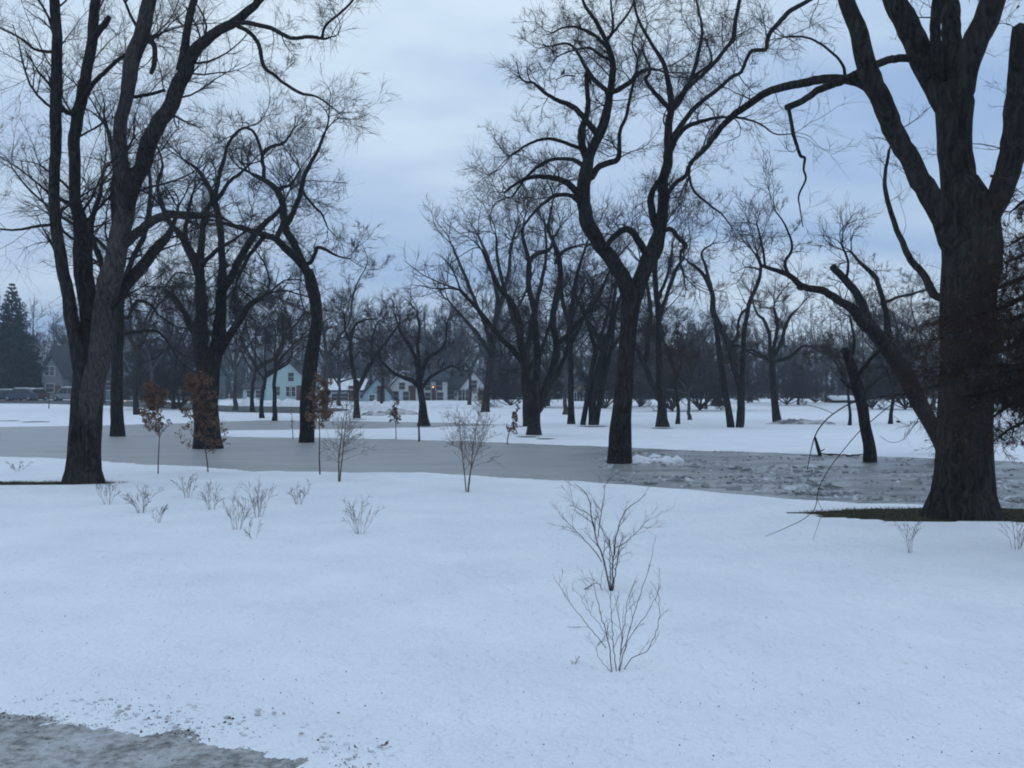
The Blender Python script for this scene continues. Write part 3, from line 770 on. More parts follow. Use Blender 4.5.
# --- thick short trunk with an upright crown behind the two leafy saplings
traced_tree('willow_tree', 'stout short-trunked tree with a wide vase of limbs behind the brown-leaved saplings', 'tree', 31, (208, 447),
  [(208, 448, 16), (207, 430, 13.5), (206, 397, 13), (208, 370, 12.6), (208, 350, 13)],
  [([(203, 365, 8), (200, 335, 7.5), (200, 300, 6), (196, 270, 5), (189, 252, 4.5), (180, 235, 3.4), (170, 224, 2.8), (163, 208, 2)], -1.4, 1),
   ([(204, 340, 6), (203, 310, 5.5), (200, 270, 4.5), (202, 240, 3.6), (205, 215, 2.6), (212, 200, 2)], 1.2, 1),
   ([(213, 365, 8), (218, 335, 7), (220, 303, 6.2), (222, 285, 5.4), (221, 255, 3.7), (219, 225, 3.6), (214, 200, 3.2), (206, 180, 2.6), (196, 168, 2), (184, 160, 1.3)], .8, 1),
   ([(222, 290, 5), (230, 280, 4.4), (240, 260, 4), (250, 240, 3.6), (262, 226, 3.2), (275, 215, 2.4), (285, 200, 1.5)], -1.8, 1),
   ([(215, 200, 2.8), (217, 180, 2.4), (224, 160, 2), (228, 145, 1.6), (238, 131, 1.4), (250, 126, .9)], 1.4, 1),
   ([(216, 200, 2.4), (228, 185, 2), (240, 174, 1.7), (250, 164, 1.2)], -1.2, 1),
   ([(218, 352, 5), (232, 332, 4.2), (241, 318, 3.6), (250, 304, 3.2), (262, 298, 2.4)], -1.6, 1),
   ([(190, 252, 3), (186, 235, 2.6), (187, 215, 2), (192, 195, 1.4)], -.6, 1),
   ([(198, 255, 3), (203, 262, 2.6), (220, 248, 2.2), (238, 237, 1.4)], -2, 1),
   ([(202, 345, 4), (190, 325, 3.4), (178, 300, 2.6), (165, 290, 1.8)], 1.5, 1),
   ([(164, 210, 2), (158, 185, 1.7), (163, 165, 1.3), (155, 140, .9)], .5, 1),
   ], dict(s=2.1, dens=2.5, rmin=rm(31) * .8, n2=8, n3=9, gnarl=.2, up=.06, flare=.2), 43)

# --- curved trunk
traced_tree('willow_tree', 'bare tree with an S-curved trunk and twisted top standing at the snow strip edge', 'tree', 34.7, (306, 441),
  [(306, 442, 8), (307, 430, 8), (308, 397, 8), (310, 363, 7.5), (314, 340, 6.6), (317, 320, 5.8), (315, 300, 6.4), (311, 283, 6), (308, 270, 5.5)],
  [([(309, 275, 4.6), (303, 264, 4.6), (293, 254, 4.3), (283, 245, 4), (275, 238, 3.6), (262, 234, 3.2), (247, 230, 2.8), (233, 226, 2.4), (220, 222, 1.7)], -1.6, 1),
   ([(308, 274, 4.4), (301, 258, 4.2), (294, 243, 4), (287, 230, 4), (284, 215, 4), (281, 200, 3.5), (273, 187, 3.2), (262, 179, 2.6), (252, 174, 1.8)], .8, 1),
   ([(286, 226, 3.2), (294, 210, 3), (300, 195, 2.7), (304, 177, 2.4), (311, 163, 2.1), (318, 150, 1.8), (325, 132, 1.4)], -1.2, 1),
   ([(264, 180, 2.2), (263, 168, 2), (262, 158, 2), (266, 150, 1.9), (274, 146, 1.8), (285, 142, 1.4), (294, 128, 1)], 1.2, 1),
   ([(263, 157, 1.6), (255, 135, 1.5), (245, 128, 1.3), (233, 135, 1)], -1, 1),
   ([(278, 236, 3), (283, 222, 2.6), (284, 213, 2)], .6, 'bare'),
   ([(265, 235, 2.4), (255, 248, 2.4), (245, 262, 2.2), (237, 280, 1.8)], .6, 1),
   ([(311, 262, 2.2), (315, 252, 2), (318, 248, 1.8), (326, 250, 1.7), (337, 256, 1.2), (346, 258, .8)], -1.2, 1),
   ([(302, 190, 1.6), (315, 207, 1.4), (322, 214, 1.1), (328, 228, .7)], -.9, 1),
   ([(284, 205, 2), (279, 190, 1.6), (291, 185, 1.5), (300, 170, 1.2)], 1.4, 1),
   ], dict(s=1.9, dens=2.8, rmin=rm(34.7) * .8, n2=8, n3=9, gnarl=.24, up=.05, flare=.1), 47)

# --- mid-distance trees that still show their own limbs
traced_tree('willow_tree', 'clump of bare stems spreading from one dark foot on the far snowy bank', 'tree', 39.5, (535, 435),
  [(534, 436, 8), (534, 425, 6.6), (535, 410, 6), (535, 395, 6), (535, 380, 5)],
  [([(532, 415, 5), (526, 388, 4.6), (524, 365, 4.4), (519, 340, 4), (517, 320, 3.5), (510, 302, 3), (500, 290, 2.6), (490, 268, 2), (482, 250, 1.2)], -1.6, 1),
   ([(523, 362, 3.4), (510, 348, 3.1), (494, 331, 2.8), (478, 310, 2.3), (460, 290, 1.8)], -1.5, 1),
   ([(535, 395, 4.2), (537, 363, 4), (536, 335, 3.6), (534, 313, 3.4), (530, 290, 3), (529, 265, 2.8), (536, 256, 2.6), (550, 250, 2), (553, 240, 1.3)], .8, 1),
   ([(530, 268, 2.6), (526, 252, 2.2), (522, 236, 1.6), (524, 220, 1)], -.8, 1),
   ([(538, 410, 5), (546, 386, 4.6), (553, 365, 4.2), (556, 345, 4), (553, 325, 3.6), (554, 303, 3.2), (560, 280, 2.8), (559, 258, 2.6), (554, 244, 2.2), (548, 228, 1.6), (552, 205, 1)], 1.2, 1),
   ([(555, 345, 3.4), (568, 335, 3.1), (582, 320, 2.8), (596, 303, 2.4), (604, 285, 1.8), (612, 265, 1.2)], -1.4, 1),
   ([(556, 262, 2), (566, 250, 1.6), (578, 246, 1.2)], -1, 1),
   ([(546, 390, 3), (558, 372, 2.6), (566, 350, 2.2), (572, 318, 1.8), (584, 285, 1.2)], 2, 1),
   ], dict(s=2.3, dens=2.1, rmin=rm(39.5) * .85, n2=8, n3=7, gnarl=.19, up=.08, flare=.3), 53)

traced_tree('willow_tree', 'bare tree with a forked trunk just behind the clump of stems on the far bank', 'tree', 50, (528, 426),
  [(527, 427, 4.5), (526, 400, 4), (526, 370, 4), (526, 345, 3.6)],
  [([(526, 360, 3), (518, 330, 2.6), (506, 295, 2.2), (498, 260, 1.6), (496, 235, 1)], 1, 1),
   ([(526, 355, 3), (532, 325, 2.6), (540, 290, 2.2), (546, 255, 1.6), (545, 225, 1)], -1.4, 1),
   ([(526, 375, 2.4), (540, 350, 2), (552, 320, 1.6), (562, 290, 1)], 1.5, 1),
   ], dict(s=3.0, dens=1.5, rmin=rm(50) * .85, n2=8, n3=7, gnarl=.2, up=.07), 54)

traced_tree('willow_tree', 'slim straight trunk on the far bank between the stem clump and the three close trunks', 'tree', 53, (571, 424),
  [(571, 425, 4.2), (571, 405, 3.4), (570.5, 370, 3.2), (570, 335, 3), (571, 310, 2.8)],
  [([(571, 320, 2.6), (573, 295, 2.2), (580, 265, 1.8), (588, 240, 1)], -1, 1), ([(570, 330, 2.2), (563, 300, 2), (560, 268, 1.5), (552, 240, 1)], 1.4, 1),
   ([(570, 345, 2), (580, 325, 1.7), (592, 300, 1.2)], -1.5, 1)], dict(s=3, dens=1.7, rmin=rm(53) * .85, n2=8, n3=7, gnarl=.22, up=.07), 57)

for k, (bx, lab, tr, lm) in enumerate((
    (585, 'thin trunk leaning outward, first of three close trunks behind the pond tree',
     [(583, 425, 3), (587, 400, 2.6), (591, 375, 2.6), (596, 350, 2.4)], [([(596, 352, 2.2), (588, 325, 1.8), (582, 300, 1.2)], 1, 1), ([(596, 352, 2), (606, 322, 1.8), (612, 290, 1.2)], -1, 1)]),
    (592, 'thickest middle trunk of the three close trunks behind the pond tree',
     [(592, 425, 4), (593, 400, 4), (598, 375, 4), (603, 355, 4), (607, 335, 3.6)], [([(607, 340, 3), (612, 318, 2.6), (613, 300, 2.2), (617, 275, 1.4)], 1, 1), ([(603, 352, 3), (594, 330, 2.6), (586, 318, 2.2), (578, 300, 1.4)], -1.4, 1), ([(612, 316, 2), (602, 305, 1.6), (592, 312, 1.2)], .6, 1)]),
    (597, 'thin trunk tilted against its thicker neighbour, last of three close trunks',
     [(596, 426, 3), (600, 400, 2.8), (606, 370, 2.6), (612, 345, 2.2)], [([(612, 350, 2), (614, 320, 1.7), (622, 290, 1.2)], 1.2, 1), ([(611, 352, 1.8), (620, 335, 1.4), (634, 320, 1)], -1, 1)]))):
    traced_tree('willow_tree', lab, 'tree', 51.5, (bx, 425), tr, lm, dict(s=2.6, dens=1.8, rmin=rm(51.5) * .85, n2=8, n3=7, gnarl=.25, up=.05, flare=.1), 60 + k, group='three close trunks behind the pond tree')

traced_tree('willow_tree', 'tall twin-stemmed tree with a flared foot on the far bank past the pond tree', 'tree', 48.6, (663, 427),
  [(663, 428, 7), (662, 418, 5.4), (662, 405, 4.4), (660, 384, 4)],
  [([(660, 390, 3.8), (659, 342, 3.4), (658, 300, 3), (656, 270, 2.6), (660, 245, 1.8), (664, 225, 1)], .8, 1),
   ([(659, 398, 3.2), (650, 375, 3), (642, 356, 2.6), (636, 345, 2.4), (626, 325, 1.6)], -1.4, 1),
   ([(645, 362, 2.6), (648, 340, 2.4), (651, 310, 2.2), (648, 285, 1.9), (640, 262, 1.2)], 1.2, 1),
   ([(659, 320, 2.4), (668, 290, 2.1), (676, 270, 2), (684, 258, 1.2)], -1.2, 1),
   ([(658, 300, 2), (668, 275, 1.7), (672, 250, 1.2)], 1.4, 1)], dict(s=2.6, dens=1.7, rmin=rm(48.6) * .85, n2=8, n3=7, gnarl=.2, up=.07, flare=.3), 67)

traced_tree('willow_tree', 'tree of three slender stems crossing in a narrow letter-Y on the far bank', 'tree', 47.9, (735, 427),
  [(731, 428, 4), (728, 407, 3.5), (724, 384, 3.2), (718, 342, 2.7), (715, 318, 2.4)],
  [([(739.5, 428.5, 4.4), (740, 407, 3.3), (738, 382, 3), (733, 362, 2.9), (728, 342, 3), (721, 328, 2.8), (714, 312, 3.2), (713, 295, 2.6), (709, 285, 2.2), (704, 275, 2), (696, 267, 1.8), (688, 262, 1.2)], -1, 'ground'),
   ([(741, 424, 3.6), (742, 400, 3.2), (742, 373, 2.8), (745, 338, 2.6), (748, 315, 2.4), (751, 300, 2.3), (756, 288, 2.1), (760, 275, 1.8), (760, 262, 1.5), (752, 250, .9)], .8, 1),
   ([(714, 300, 2), (710, 282, 1.8), (706, 266, 1.5), (702, 252, 1.2), (712, 244, .8)], 1.2, 1),
   ([(729, 345, 2), (737, 338, 1.8), (738, 326, 1.6), (741, 315, 1.4), (748, 307, 1.2)], .6, 1),
   ([(760, 270, 1.2), (754, 268, 1), (746, 267, .8)], .4, 1),
   ([(733, 345, 1.6), (740, 346, 1.4), (750, 352, 1.2), (762, 358, .9)], -1, 1),
   ([(759, 262, 1), (752, 250, .9), (745, 243, .7)], .4, 1)], dict(s=1.7, dens=1.6, rmin=rm(47.9) * .85, n2=5, n3=5, gnarl=.24, up=.05, flare=.1), 71)

traced_tree('willow_tree', 'round-crowned bare tree standing alone past the three slender stems', 'tree', 56.7, (776, 422),
  [(777, 423, 4.6), (775, 405, 3.8), (773, 385, 3.4), (772, 360, 3.2)],
  [([(772, 365, 2.4), (770, 348, 2.2), (768, 332, 2), (763, 320, 1.7), (757, 314, 1.3), (753, 302, .9)], -1.2, 1),
   ([(772, 360, 2.3), (775, 345, 2), (778, 325, 1.8), (774, 308, 1.4)], 1.2, 1),
   ([(773, 358, 2.3), (781, 342, 2), (785, 328, 1.8), (791, 315, 1.4), (799, 308, .9)], -.8, 1),
   ([(773, 362, 2.2), (788, 358, 2), (796, 352, 1.8), (803, 346, 1.5), (814, 347, 1)], 1.5, 1),
   ([(772, 362, 2), (760, 354, 1.7), (749, 350, 1.3), (738, 354, .9)], -1.5, 1)], dict(s=2.4, dens=2.2, rmin=rm(56.7) * .85, n2=8, n3=7, gnarl=.16, up=.08, flare=.15), 73, twigm='twig_brown')

# --- leaning trunk in the ice, and the great leaning tree beyond the massive trunk
traced_tree('willow_tree', 'leaning dark trunk with a snapped top standing in broken pond ice', 'tree', 25, (868, 460),
  [(870, 461, 7.5), (869, 445, 6.4), (865, 426, 5.9), (862, 405, 6.2), (857, 385, 6), (852, 368, 5.6), (847, 355, 4.6), (844, 349, 4)],
  [([(856, 378, 2.4), (864, 368, 2.2), (872, 358, 2), (880, 350, 1.5)], -.8, 1), ([(860, 400, 2), (868, 388, 1.8), (880, 378, 1.4), (893, 372, .9)], 1, 1),
   ([(857, 388, 2), (848, 386, 1.7), (841, 379, 1.4)], -.4, 'stub'), ([(850, 362, 2), (854, 340, 1.6), (850, 318, 1.1)], .6, 1)],
  dict(s=1.0, dens=2.0, rmin=rm(25) * .8, n2=5, n3=5, gnarl=.22, up=.05, flare=.15, trunk_n=3), 79)

traced_tree('willow_tree', 'long leaning tree reaching over the ice from behind the massive trunk', 'tree', 27.5, (945, 452),
  [(947, 455, 9), (940, 440, 8), (929, 420, 8), (918, 400, 8.6), (908, 380, 9), (897, 362, 9.2), (886, 345, 9)],
  [([(892, 354, 8), (876, 334, 7.4), (862, 320, 6.6), (851, 309, 5.4), (840, 302, 4.4), (824, 292, 4), (808, 288, 3.6), (799, 284, 3.3), (790, 276, 2.8), (778, 271, 2.4), (768, 268, 2), (760, 264, 1.5), (757, 252, 1)], -2.2, 1),
   ([(877, 336, 5), (870, 322, 4.6), (862, 305, 4.5), (854, 292, 4.4), (846, 282, 4.2), (838, 272, 4), (832, 266, 3.6)], 1, 'stub'),
   ([(889, 345, 4), (887, 325, 3.4), (883, 300, 3), (879, 286, 2.7), (875, 276, 2.5), (862, 264, 1.9), (851, 252, 1.3)], 1.6, 1),
   ([(788, 274, 2), (785, 262, 1.7), (792, 246, 1.4), (785, 225, 1), (776, 212, .7)], -.6, 1),
   ([(765, 266, 1.4), (762, 245, 1.2), (757, 225, .9)], .8, 1),
   ([(808, 288, 1.6), (800, 289, 1.3), (797, 287, 1)], -.3, 'stub'),
   ([(846, 282, 1.6), (848, 262, 1.3), (842, 245, 1)], -.5, 1),
   ([(884, 303, 1.8), (898, 296, 1.5), (912, 293, 1.2), (926, 290, .9)], 1, 1)],
  dict(s=1.5, dens=2.3, rmin=rm(27) * .8, n2=8, n3=7, gnarl=.2, up=.07, flare=.15, trunk_n=10), 83)

traced_tree('willow_tree', 'low spreading bare tree with a wide flared foot before the white houses', 'tree', 51.5, (424, 425),
  [(424, 426, 8), (424, 420, 5.4), (423.5, 412, 4.2), (422, 400, 3.8), (420, 388, 3.5), (419, 378, 3.4)],
  [([(420, 388, 2.6), (412, 381, 2.4), (403, 377, 2.1), (393, 372, 1.7), (382, 362, 1)], -1.2, 1),
   ([(419, 380, 2.6), (416, 362, 2.3), (412, 350, 2.1), (406, 340, 1.9), (400, 330, 1.5), (396, 318, .9)], 1, 1),
   ([(420, 380, 2.6), (424, 366, 2.3), (430, 357, 2), (440, 350, 1.8), (446, 340, 1.3), (447, 326, .9)], -1, 1),
   ([(420, 378, 2.3), (420, 360, 2), (418, 342, 1.7), (420, 328, 1.3), (417, 314, .9)], .3, 1),
   ([(421, 390, 2), (430, 378, 1.7), (442, 370, 1.3), (452, 366, .9)], 1.4, 1)], dict(s=1.9, dens=2.4, rmin=rm(51.5) * .8, n2=8, n3=7, gnarl=.24, up=.05, flare=.3), 89)

traced_tree('willow_tree', 'bare forked tree growing before the pale blue garage gable', 'tree', 65, (357, 418),
  [(357, 419, 4.2), (356.5, 405, 3), (356, 392, 3), (356, 380, 2.8)],
  [([(356, 388, 2.4), (354, 368, 2.1), (352, 350, 1.9), (353, 335, 1.7), (357, 324, 1.5), (365, 320, 1.2), (374, 319, .8)], 1, 1),
   ([(357, 390, 2.6), (364, 376, 2.4), (370, 365, 2.2), (380, 350, 1.9), (390, 338, 1.5), (398, 326, 1)], -1, 1),
   ([(352, 345, 1.6), (346, 330, 1.3), (344, 315, .9)], -.8, 1), ([(372, 362, 1.5), (372, 345, 1.3), (376, 325, .9)], 1.2, 1)],
  dict(s=2.2, dens=2.0, rmin=rm(65) * .85, n2=8, n3=7, gnarl=.22, up=.07, flare=.2), 97)

traced_tree('willow_tree', 'broad fan-crowned bare tree on the snow in front of the brick house', 'tree', 85, (485, 412),
  [(485, 413, 5), (486, 400, 4), (489, 375, 3.8), (493, 345, 3.6), (494, 325, 3.4)],
  [([(494, 330, 3), (497, 305, 2.6), (493, 280, 2.2), (486, 255, 1.8), (478, 235, 1)], 2, 1),
   ([(494, 328, 2.8), (503, 300, 2.4), (510, 272, 2), (512, 245, 1.5), (518, 222, 1)], -2, 1),
   ([(492, 345, 2.6), (482, 320, 2.2), (472, 295, 1.9), (462, 268, 1.6), (452, 245, 1)], -2, 1),
   ([(491, 355, 2.2), (478, 335, 1.9), (463, 318, 1.6), (448, 300, 1.1)], 2, 1),
   ([(493, 340, 2.4), (508, 325, 2), (522, 300, 1.6), (532, 275, 1)], 2, 1)], dict(s=4.2, dens=1.1, rmin=rm(85) * .8, n2=7, n3=6, gnarl=.15, up=.1, flare=.15), 101)

# --- branches that hang in from a tree beside the viewer, dense and brown
YO = 10.5
root, org, tips, rng = traced_tree('oak_tree', 'brown twiggy branches of a nearby tree hanging across the massive trunk', 'tree', YO, (1118, 553),
  [(1118, 554, 17), (1116, 500, 15), (1112, 420, 14), (1108, 330, 13), (1104, 240, 12), (1100, 150, 10)],
  [([(1101, 190, 8), (1118, 80, 7), (1128, -60, 5.5), (1150, -230, 3.5), (1160, -380, 2)], -.6, 2.5), ([(1102, 200, 8), (1150, 90, 6), (1190, -80, 4), (1200, -260, 2)], .8, 2.5),
   ([(1108, 330, 6), (1060, 322, 5), (1025, 326, 4), (990, 338, 3.2), (960, 335, 2.4), (930, 340, 0.77)], -.8, 1),
   ([(1110, 362, 6), (1060, 362, 5), (1025, 364, 4), (985, 374, 3), (945, 384, 2.3), (905, 394, 1.05), (880, 397, 0.73), (855, 402, 0.73), (842, 408, 0.73), (828, 418, 0.68), (818, 430, 0.68), (813, 442, 0.58), (810, 456, 0.48), (807, 470, 0.39)], -.9, 'bare'),
   ([(1106, 300, 5), (1060, 292, 4), (1030, 296, 3.2), (1000, 308, 2.4), (965, 318, 0.77)], .4, 1),
   ([(1111, 400, 5), (1065, 392, 4), (1035, 396, 3), (1005, 408, 2), (985, 425, 0.58)], -.3, 1),
   ([(1105, 270, 4), (1060, 250, 3.4), (1030, 252, 2.6), (1008, 262, 1.12)], -.6, 1),
   ([(1060, 340, 4), (1020, 345, 3.2), (985, 355, 2.4), (955, 362, 1.05), (935, 368, 0.58)], .2, 1),
   ([(1060, 375, 3), (1020, 384, 2.6), (985, 394, 2), (958, 396, 0.68)], .3, 1),
   ([(905, 394, 0.63), (885, 410, 0.53), (868, 424, 0.48), (858, 433, 0.48), (843, 451, 0.46), (829, 469, 0.44), (819, 488, 0.44), (815, 508, 0.44), (804, 519, 0.39), (790, 526, 0.36), (776, 532, 0.29), (766, 536, 0.22)], -.5, 'bare'),
   ([(834, 414, 0.39), (822, 409, 0.34), (808, 405, 0.27)], .1, 'bare'),
   ([(817, 499, 0.24), (822, 512, 0.22), (818, 525, 0.20), (813, 540, 0.15)], .1, 'bare'),
   ([(900, 395, 0.58), (918, 415, 0.48), (912, 428, 0.44), (902, 440, 0.29), (890, 442, 0.24), (880, 436, 0.20)], -.3, 'bare'),
   ([(1108, 345, 5), (1062, 348, 4), (1030, 338, 3), (1000, 330, 2.2), (970, 322, 1.4), (948, 318, .8)], .9, 1),
   ([(1108, 310, 5), (1065, 305, 4), (1035, 312, 3), (1004, 322, 2.2), (978, 330, 1.4), (950, 334, .8)], -.2, 1),
   ([(1110, 375, 5), (1065, 380, 4), (1035, 374, 3), (1004, 366, 2.2), (974, 366, 1.4), (946, 372, .8)], .7, 1),
   ([(1110, 385, 5), (1065, 398, 4), (1040, 402, 3), (1012, 400, 2.2), (980, 406, 1.4), (952, 412, .8)], -.5, 1),
   ([(1106, 285, 5), (1065, 275, 4), (1038, 274, 3), (1012, 282, 2.2), (986, 294, 1.4), (962, 300, .8)], .5, 1),
   ([(1112, 410, 4), (1070, 412, 3), (1040, 416, 2.4), (1015, 426, 1.6), (1000, 436, .9)], .4, 1),
   ([(1104, 255, 4), (1066, 240, 3), (1044, 232, 2.4), (1024, 236, 1.6), (1008, 246, .9)], .6, 1),
   ([(1104, 240, 3.4), (1060, 205, 3), (1030, 200, 2.4), (1010, 212, 0.77)], -.5, 1)],
  dict(s=.58, dens=24, rmin=.0016, n2=8, n3=6, gnarl=.2, up=-.05, k2=.6, flare=.2), 107, twigm='twig_brown', sides=10)
mb = MB()
keep = tips[(rng.random(len(tips)) < .010)]
mb.leaves(keep, .03, rng)
fo = mb.build('foliage', 'dark_leaf', root, org)
fo['label'] = 'few withered brown leaves clinging to the twigs'

# ------------------------------------------------------------------ generic bare trees (one of each kind, then copies)
def bare_tree(H, seed, spread, nl, n1, mats=('far_bark', 'far_bark'), rmin=.0085, trunk_h=.28, gn=.14):
    rng = np.random.default_rng(seed)
    root = empty('bare_tree', (0, 0, 0), 'bare grey tree', 'tree')
    K = 9
    zs = np.linspace(0, trunk_h * H, K)
    wob = np.cumsum(rng.normal(size=(K, 2)) * H * .004, axis=0)
    tr = np.c_[wob, zs]; tr[0, 2] = -.3
    r0 = H * .0135
    rad = r0 * (1 - .3 * np.linspace(0, 1, K)); rad[0] *= 1.6; rad[1] *= 1.12
    mb = MB(); mb.tubes(np.vstack([tr, tr[-1:] + [0, 0, r0]])[None], np.r_[rad, r0 * .05][None], 10); mb.build('trunk', mats[0], root)
    a = np.linspace(0, 2 * math.pi, nl, endpoint=False) + rng.uniform(0, 1, nl)
    tilt = rng.uniform(.15, 1, nl) * spread
    d = np.stack([np.cos(a) * np.sin(tilt), np.sin(a) * np.sin(tilt), np.cos(tilt)], 1)
    st = np.repeat(tr[-1:], nl, 0) - np.stack([0 * a, 0 * a, rng.uniform(0, .25, nl) * trunk_h * H], 1)
    ln = H * (1 - trunk_h) * rng.uniform(.72, 1, nl)
    Lm, lr = grow(rng, st, d, r0 * rng.uniform(.45, .7, nl), ln, 14, gn, .07, .82)
    mc = MB(); mc.tubes(Lm, np.maximum(lr, rmin), 6)
    p, dd, r, t = offspring(rng, Lm, lr, n1, .18, .5, 1.1)
    twigs(mc, rng, p, dd, np.maximum(r * .6, rmin * 1.3), H * .26 * (1.15 - .6 * t) * rng.uniform(.6, 1, len(t)),
          dict(rmin=rmin, n2=9, n3=10, gnarl=gn * 1.25, up=.08))
    co_ = mc.build('crown', mats[1], root)
    top = max(v.co.z for v in co_.data.vertices)
    return root, top

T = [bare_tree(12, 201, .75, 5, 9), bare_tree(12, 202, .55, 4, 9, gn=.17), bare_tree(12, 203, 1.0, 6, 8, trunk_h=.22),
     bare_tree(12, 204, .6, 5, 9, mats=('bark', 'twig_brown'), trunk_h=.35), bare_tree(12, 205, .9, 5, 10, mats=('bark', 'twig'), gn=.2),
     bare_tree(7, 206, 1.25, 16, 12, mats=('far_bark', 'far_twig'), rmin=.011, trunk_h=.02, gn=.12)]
used = set()
def place_tree(k, px, Y, top, label, group=None):
    x = (px - 512) * Y / F
    z = float(gz(x, Y)) - .02
    h = H0 + (HOR - top) * Y / F - z
    s = h / T[k][1]
    g = group or 'bare trees along the far side of the park'
    loc = (x, Y, z); rz = (px * 7.13 + Y) % 6.28
    if k not in used:
        used.add(k); r = T[k][0]
        r.location = loc; r.rotation_euler.z = rz; r.scale = (s, s, s); r['label'] = label; r['group'] = g
        return r
    return dup(T[k][0], loc, rz, (s, s), label, g)

for a in (
    (4, 252, 85, 262, 'hindmost of three dark trunks in a row before the green house'),
    (4, 261, 65, 270, 'middle and thickest of three dark trunks before the green house'),
    (3, 274, 61, 275, 'outermost of three dark trunks, next to the green house wall'),
    (1, 326, 85, 228, 'tall thin bare tree behind the S-curved trunk'),
    (3, 677, 53, 296, 'thin straight brownish tree past the flared twin-stemmed tree'),
    (2, 690, 61, 300, 'bushy brownish tree with a dark stumpy foot on the far bank'),
    (3, 849, 51, 322, 'bare tree behind the snapped leaning trunk'),
    (4, 889, 53, 288, 'dark bare tree between the snapped trunk and the leaning tree'),
    (0, 458, 165, 312, 'bare tree with a V fork rising over the white house roof'),
    (2, 70, 165, 318, 'bare tree rising behind the grey gabled house'),
    (0, 104, 125, 292, 'bare tree over the end of the teal roof'),
    (1, 152, 92, 268, 'bare tree standing before the long teal-roofed house'),
    (3, 175, 100, 285, 'brownish bare tree before the middle of the teal-roofed house'),
    (0, 236, 92, 250, 'wide bare tree before the lawn beside the green house'),
    (2, 288, 150, 305, 'bare tree behind the green gabled house'),
    (2, 340, 115, 300, 'bare tree behind the snow-roofed garage'),
    (3, 383, 110, 300, 'brownish bare tree behind the pale blue garage gable'),
    (0, 402, 140, 305, 'bare tree behind the small white gabled house'),
    (4, 440, 150, 308, 'dark bare tree behind the two-storey white house'),
    (1, 470, 120, 285, 'bare tree beside the wide white house gable'),
    (3, 508, 130, 300, 'brownish bare tree behind the brick house'),
    (0, 548, 115, 268, 'bare tree behind the small tan house front'),
    (2, 603, 105, 285, 'spreading bare tree behind the three close trunks'),
    (1, 640, 115, 290, 'slim bare tree seen between the pond tree and the twin-stemmed tree'),
    (2, 706, 100, 310, 'bushy bare tree behind the dark stumpy foot'),
    (0, 752, 130, 335, 'bare tree behind the three slender crossing stems'),
    (3, 798, 120, 335, 'brownish bare tree behind the round-crowned tree'),
    (0, 826, 150, 338, 'bare tree next to the pale pole'),
    (2, 858, 120, 330, 'spreading bare tree behind the snow-topped shed'),
    (3, 912, 105, 290, 'brownish bare tree hidden partly by the leaning tree'),
    (1, 934, 95, 255, 'tall bare tree rising close behind the massive trunk'),
    (0, 1004, 100, 262, 'bare tree showing beyond the massive trunk on its outer side'),
    (4, 1030, 80, 240, 'dark bare tree at the edge beyond the massive trunk'),
    (2, -70, 90, 270, 'spreading bare tree out past the spruce'),
    (0, 1090, 70, 250, 'bare tree out past the twiggy branches'),
    (0, 566, 75, 255, 'grey bare tree right behind the slim straight trunk'),
    (1, 625, 70, 265, 'grey bare tree whose crown shows behind the pond tree fork'),
    (3, 138, 75, 245, 'brownish bare tree between the straight trunk and the stout tree'),
    (5, 150, 102, 322, 'dense brown thicket before the teal wall, next to the straight trunk'),
    (5, 180, 98, 318, 'dense brown thicket behind the stout short-trunked tree'),
    (5, 510, 112, 345, 'dense brown thicket before the brick house'),
    (5, 545, 108, 338, 'dense brown thicket just behind the clump of stems'),
    (5, 606, 104, 335, 'dense brown thicket behind the three close trunks'),
    (5, 640, 112, 345, 'dense thicket behind the pond tree trunk'),
    (5, 672, 88, 322, 'dense brown thicket at the thin straight brownish tree'),
    (5, 700, 92, 316, 'dense brown thicket at the dark stumpy foot'),
    (5, 748, 128, 356, 'dense thicket behind the three slender stems'),
    (5, 787, 118, 348, 'dense brown thicket at the round-crowned tree'),
    (5, 815, 128, 356, 'low dense thicket next to the pale pole'),
    (5, 872, 100, 345, 'dense brown thicket behind the snapped leaning trunk'),
    (5, 905, 96, 335, 'dense brown thicket under the leaning tree'),
    (5, 1012, 92, 330, 'dense thicket beyond the massive trunk on its outer side'),
    ): place_tree(*a)

# far wood: one mass nobody could count
rng = np.random.default_rng(300)
mb = MB()
n = 1050
px = rng.uniform(-250, 1280, n); Yt = rng.uniform(160, 260, n)
Hh = rng.uniform(8, 16, n) * (1 + .12 * np.sin(px / 60))
base = np.stack([(px - 512) * Yt / F, Yt, np.full(n, .4)], 1)
Tk, tr_ = grow(rng, base, np.tile([[0, 0, 1.]], (n, 1)) + rng.normal(size=(n, 3)) * .08, Hh * .014, Hh, 8, .05, .1, .85)
mb.tubes(Tk, np.maximum(tr_, .03), 4)
p, d, r, t = offspring(rng, Tk, tr_, 9, .22, .4, 1.0)
twigs(mb, rng, p, d, np.maximum(r * .5, .03), np.repeat(Hh, 9) * .36 * (1.15 - .7 * t), dict(rmin=.024, n2=5, n3=4, gnarl=.15, up=.08))
kind(mb.build('distant_treeline', 'far_bark'), 'stuff')
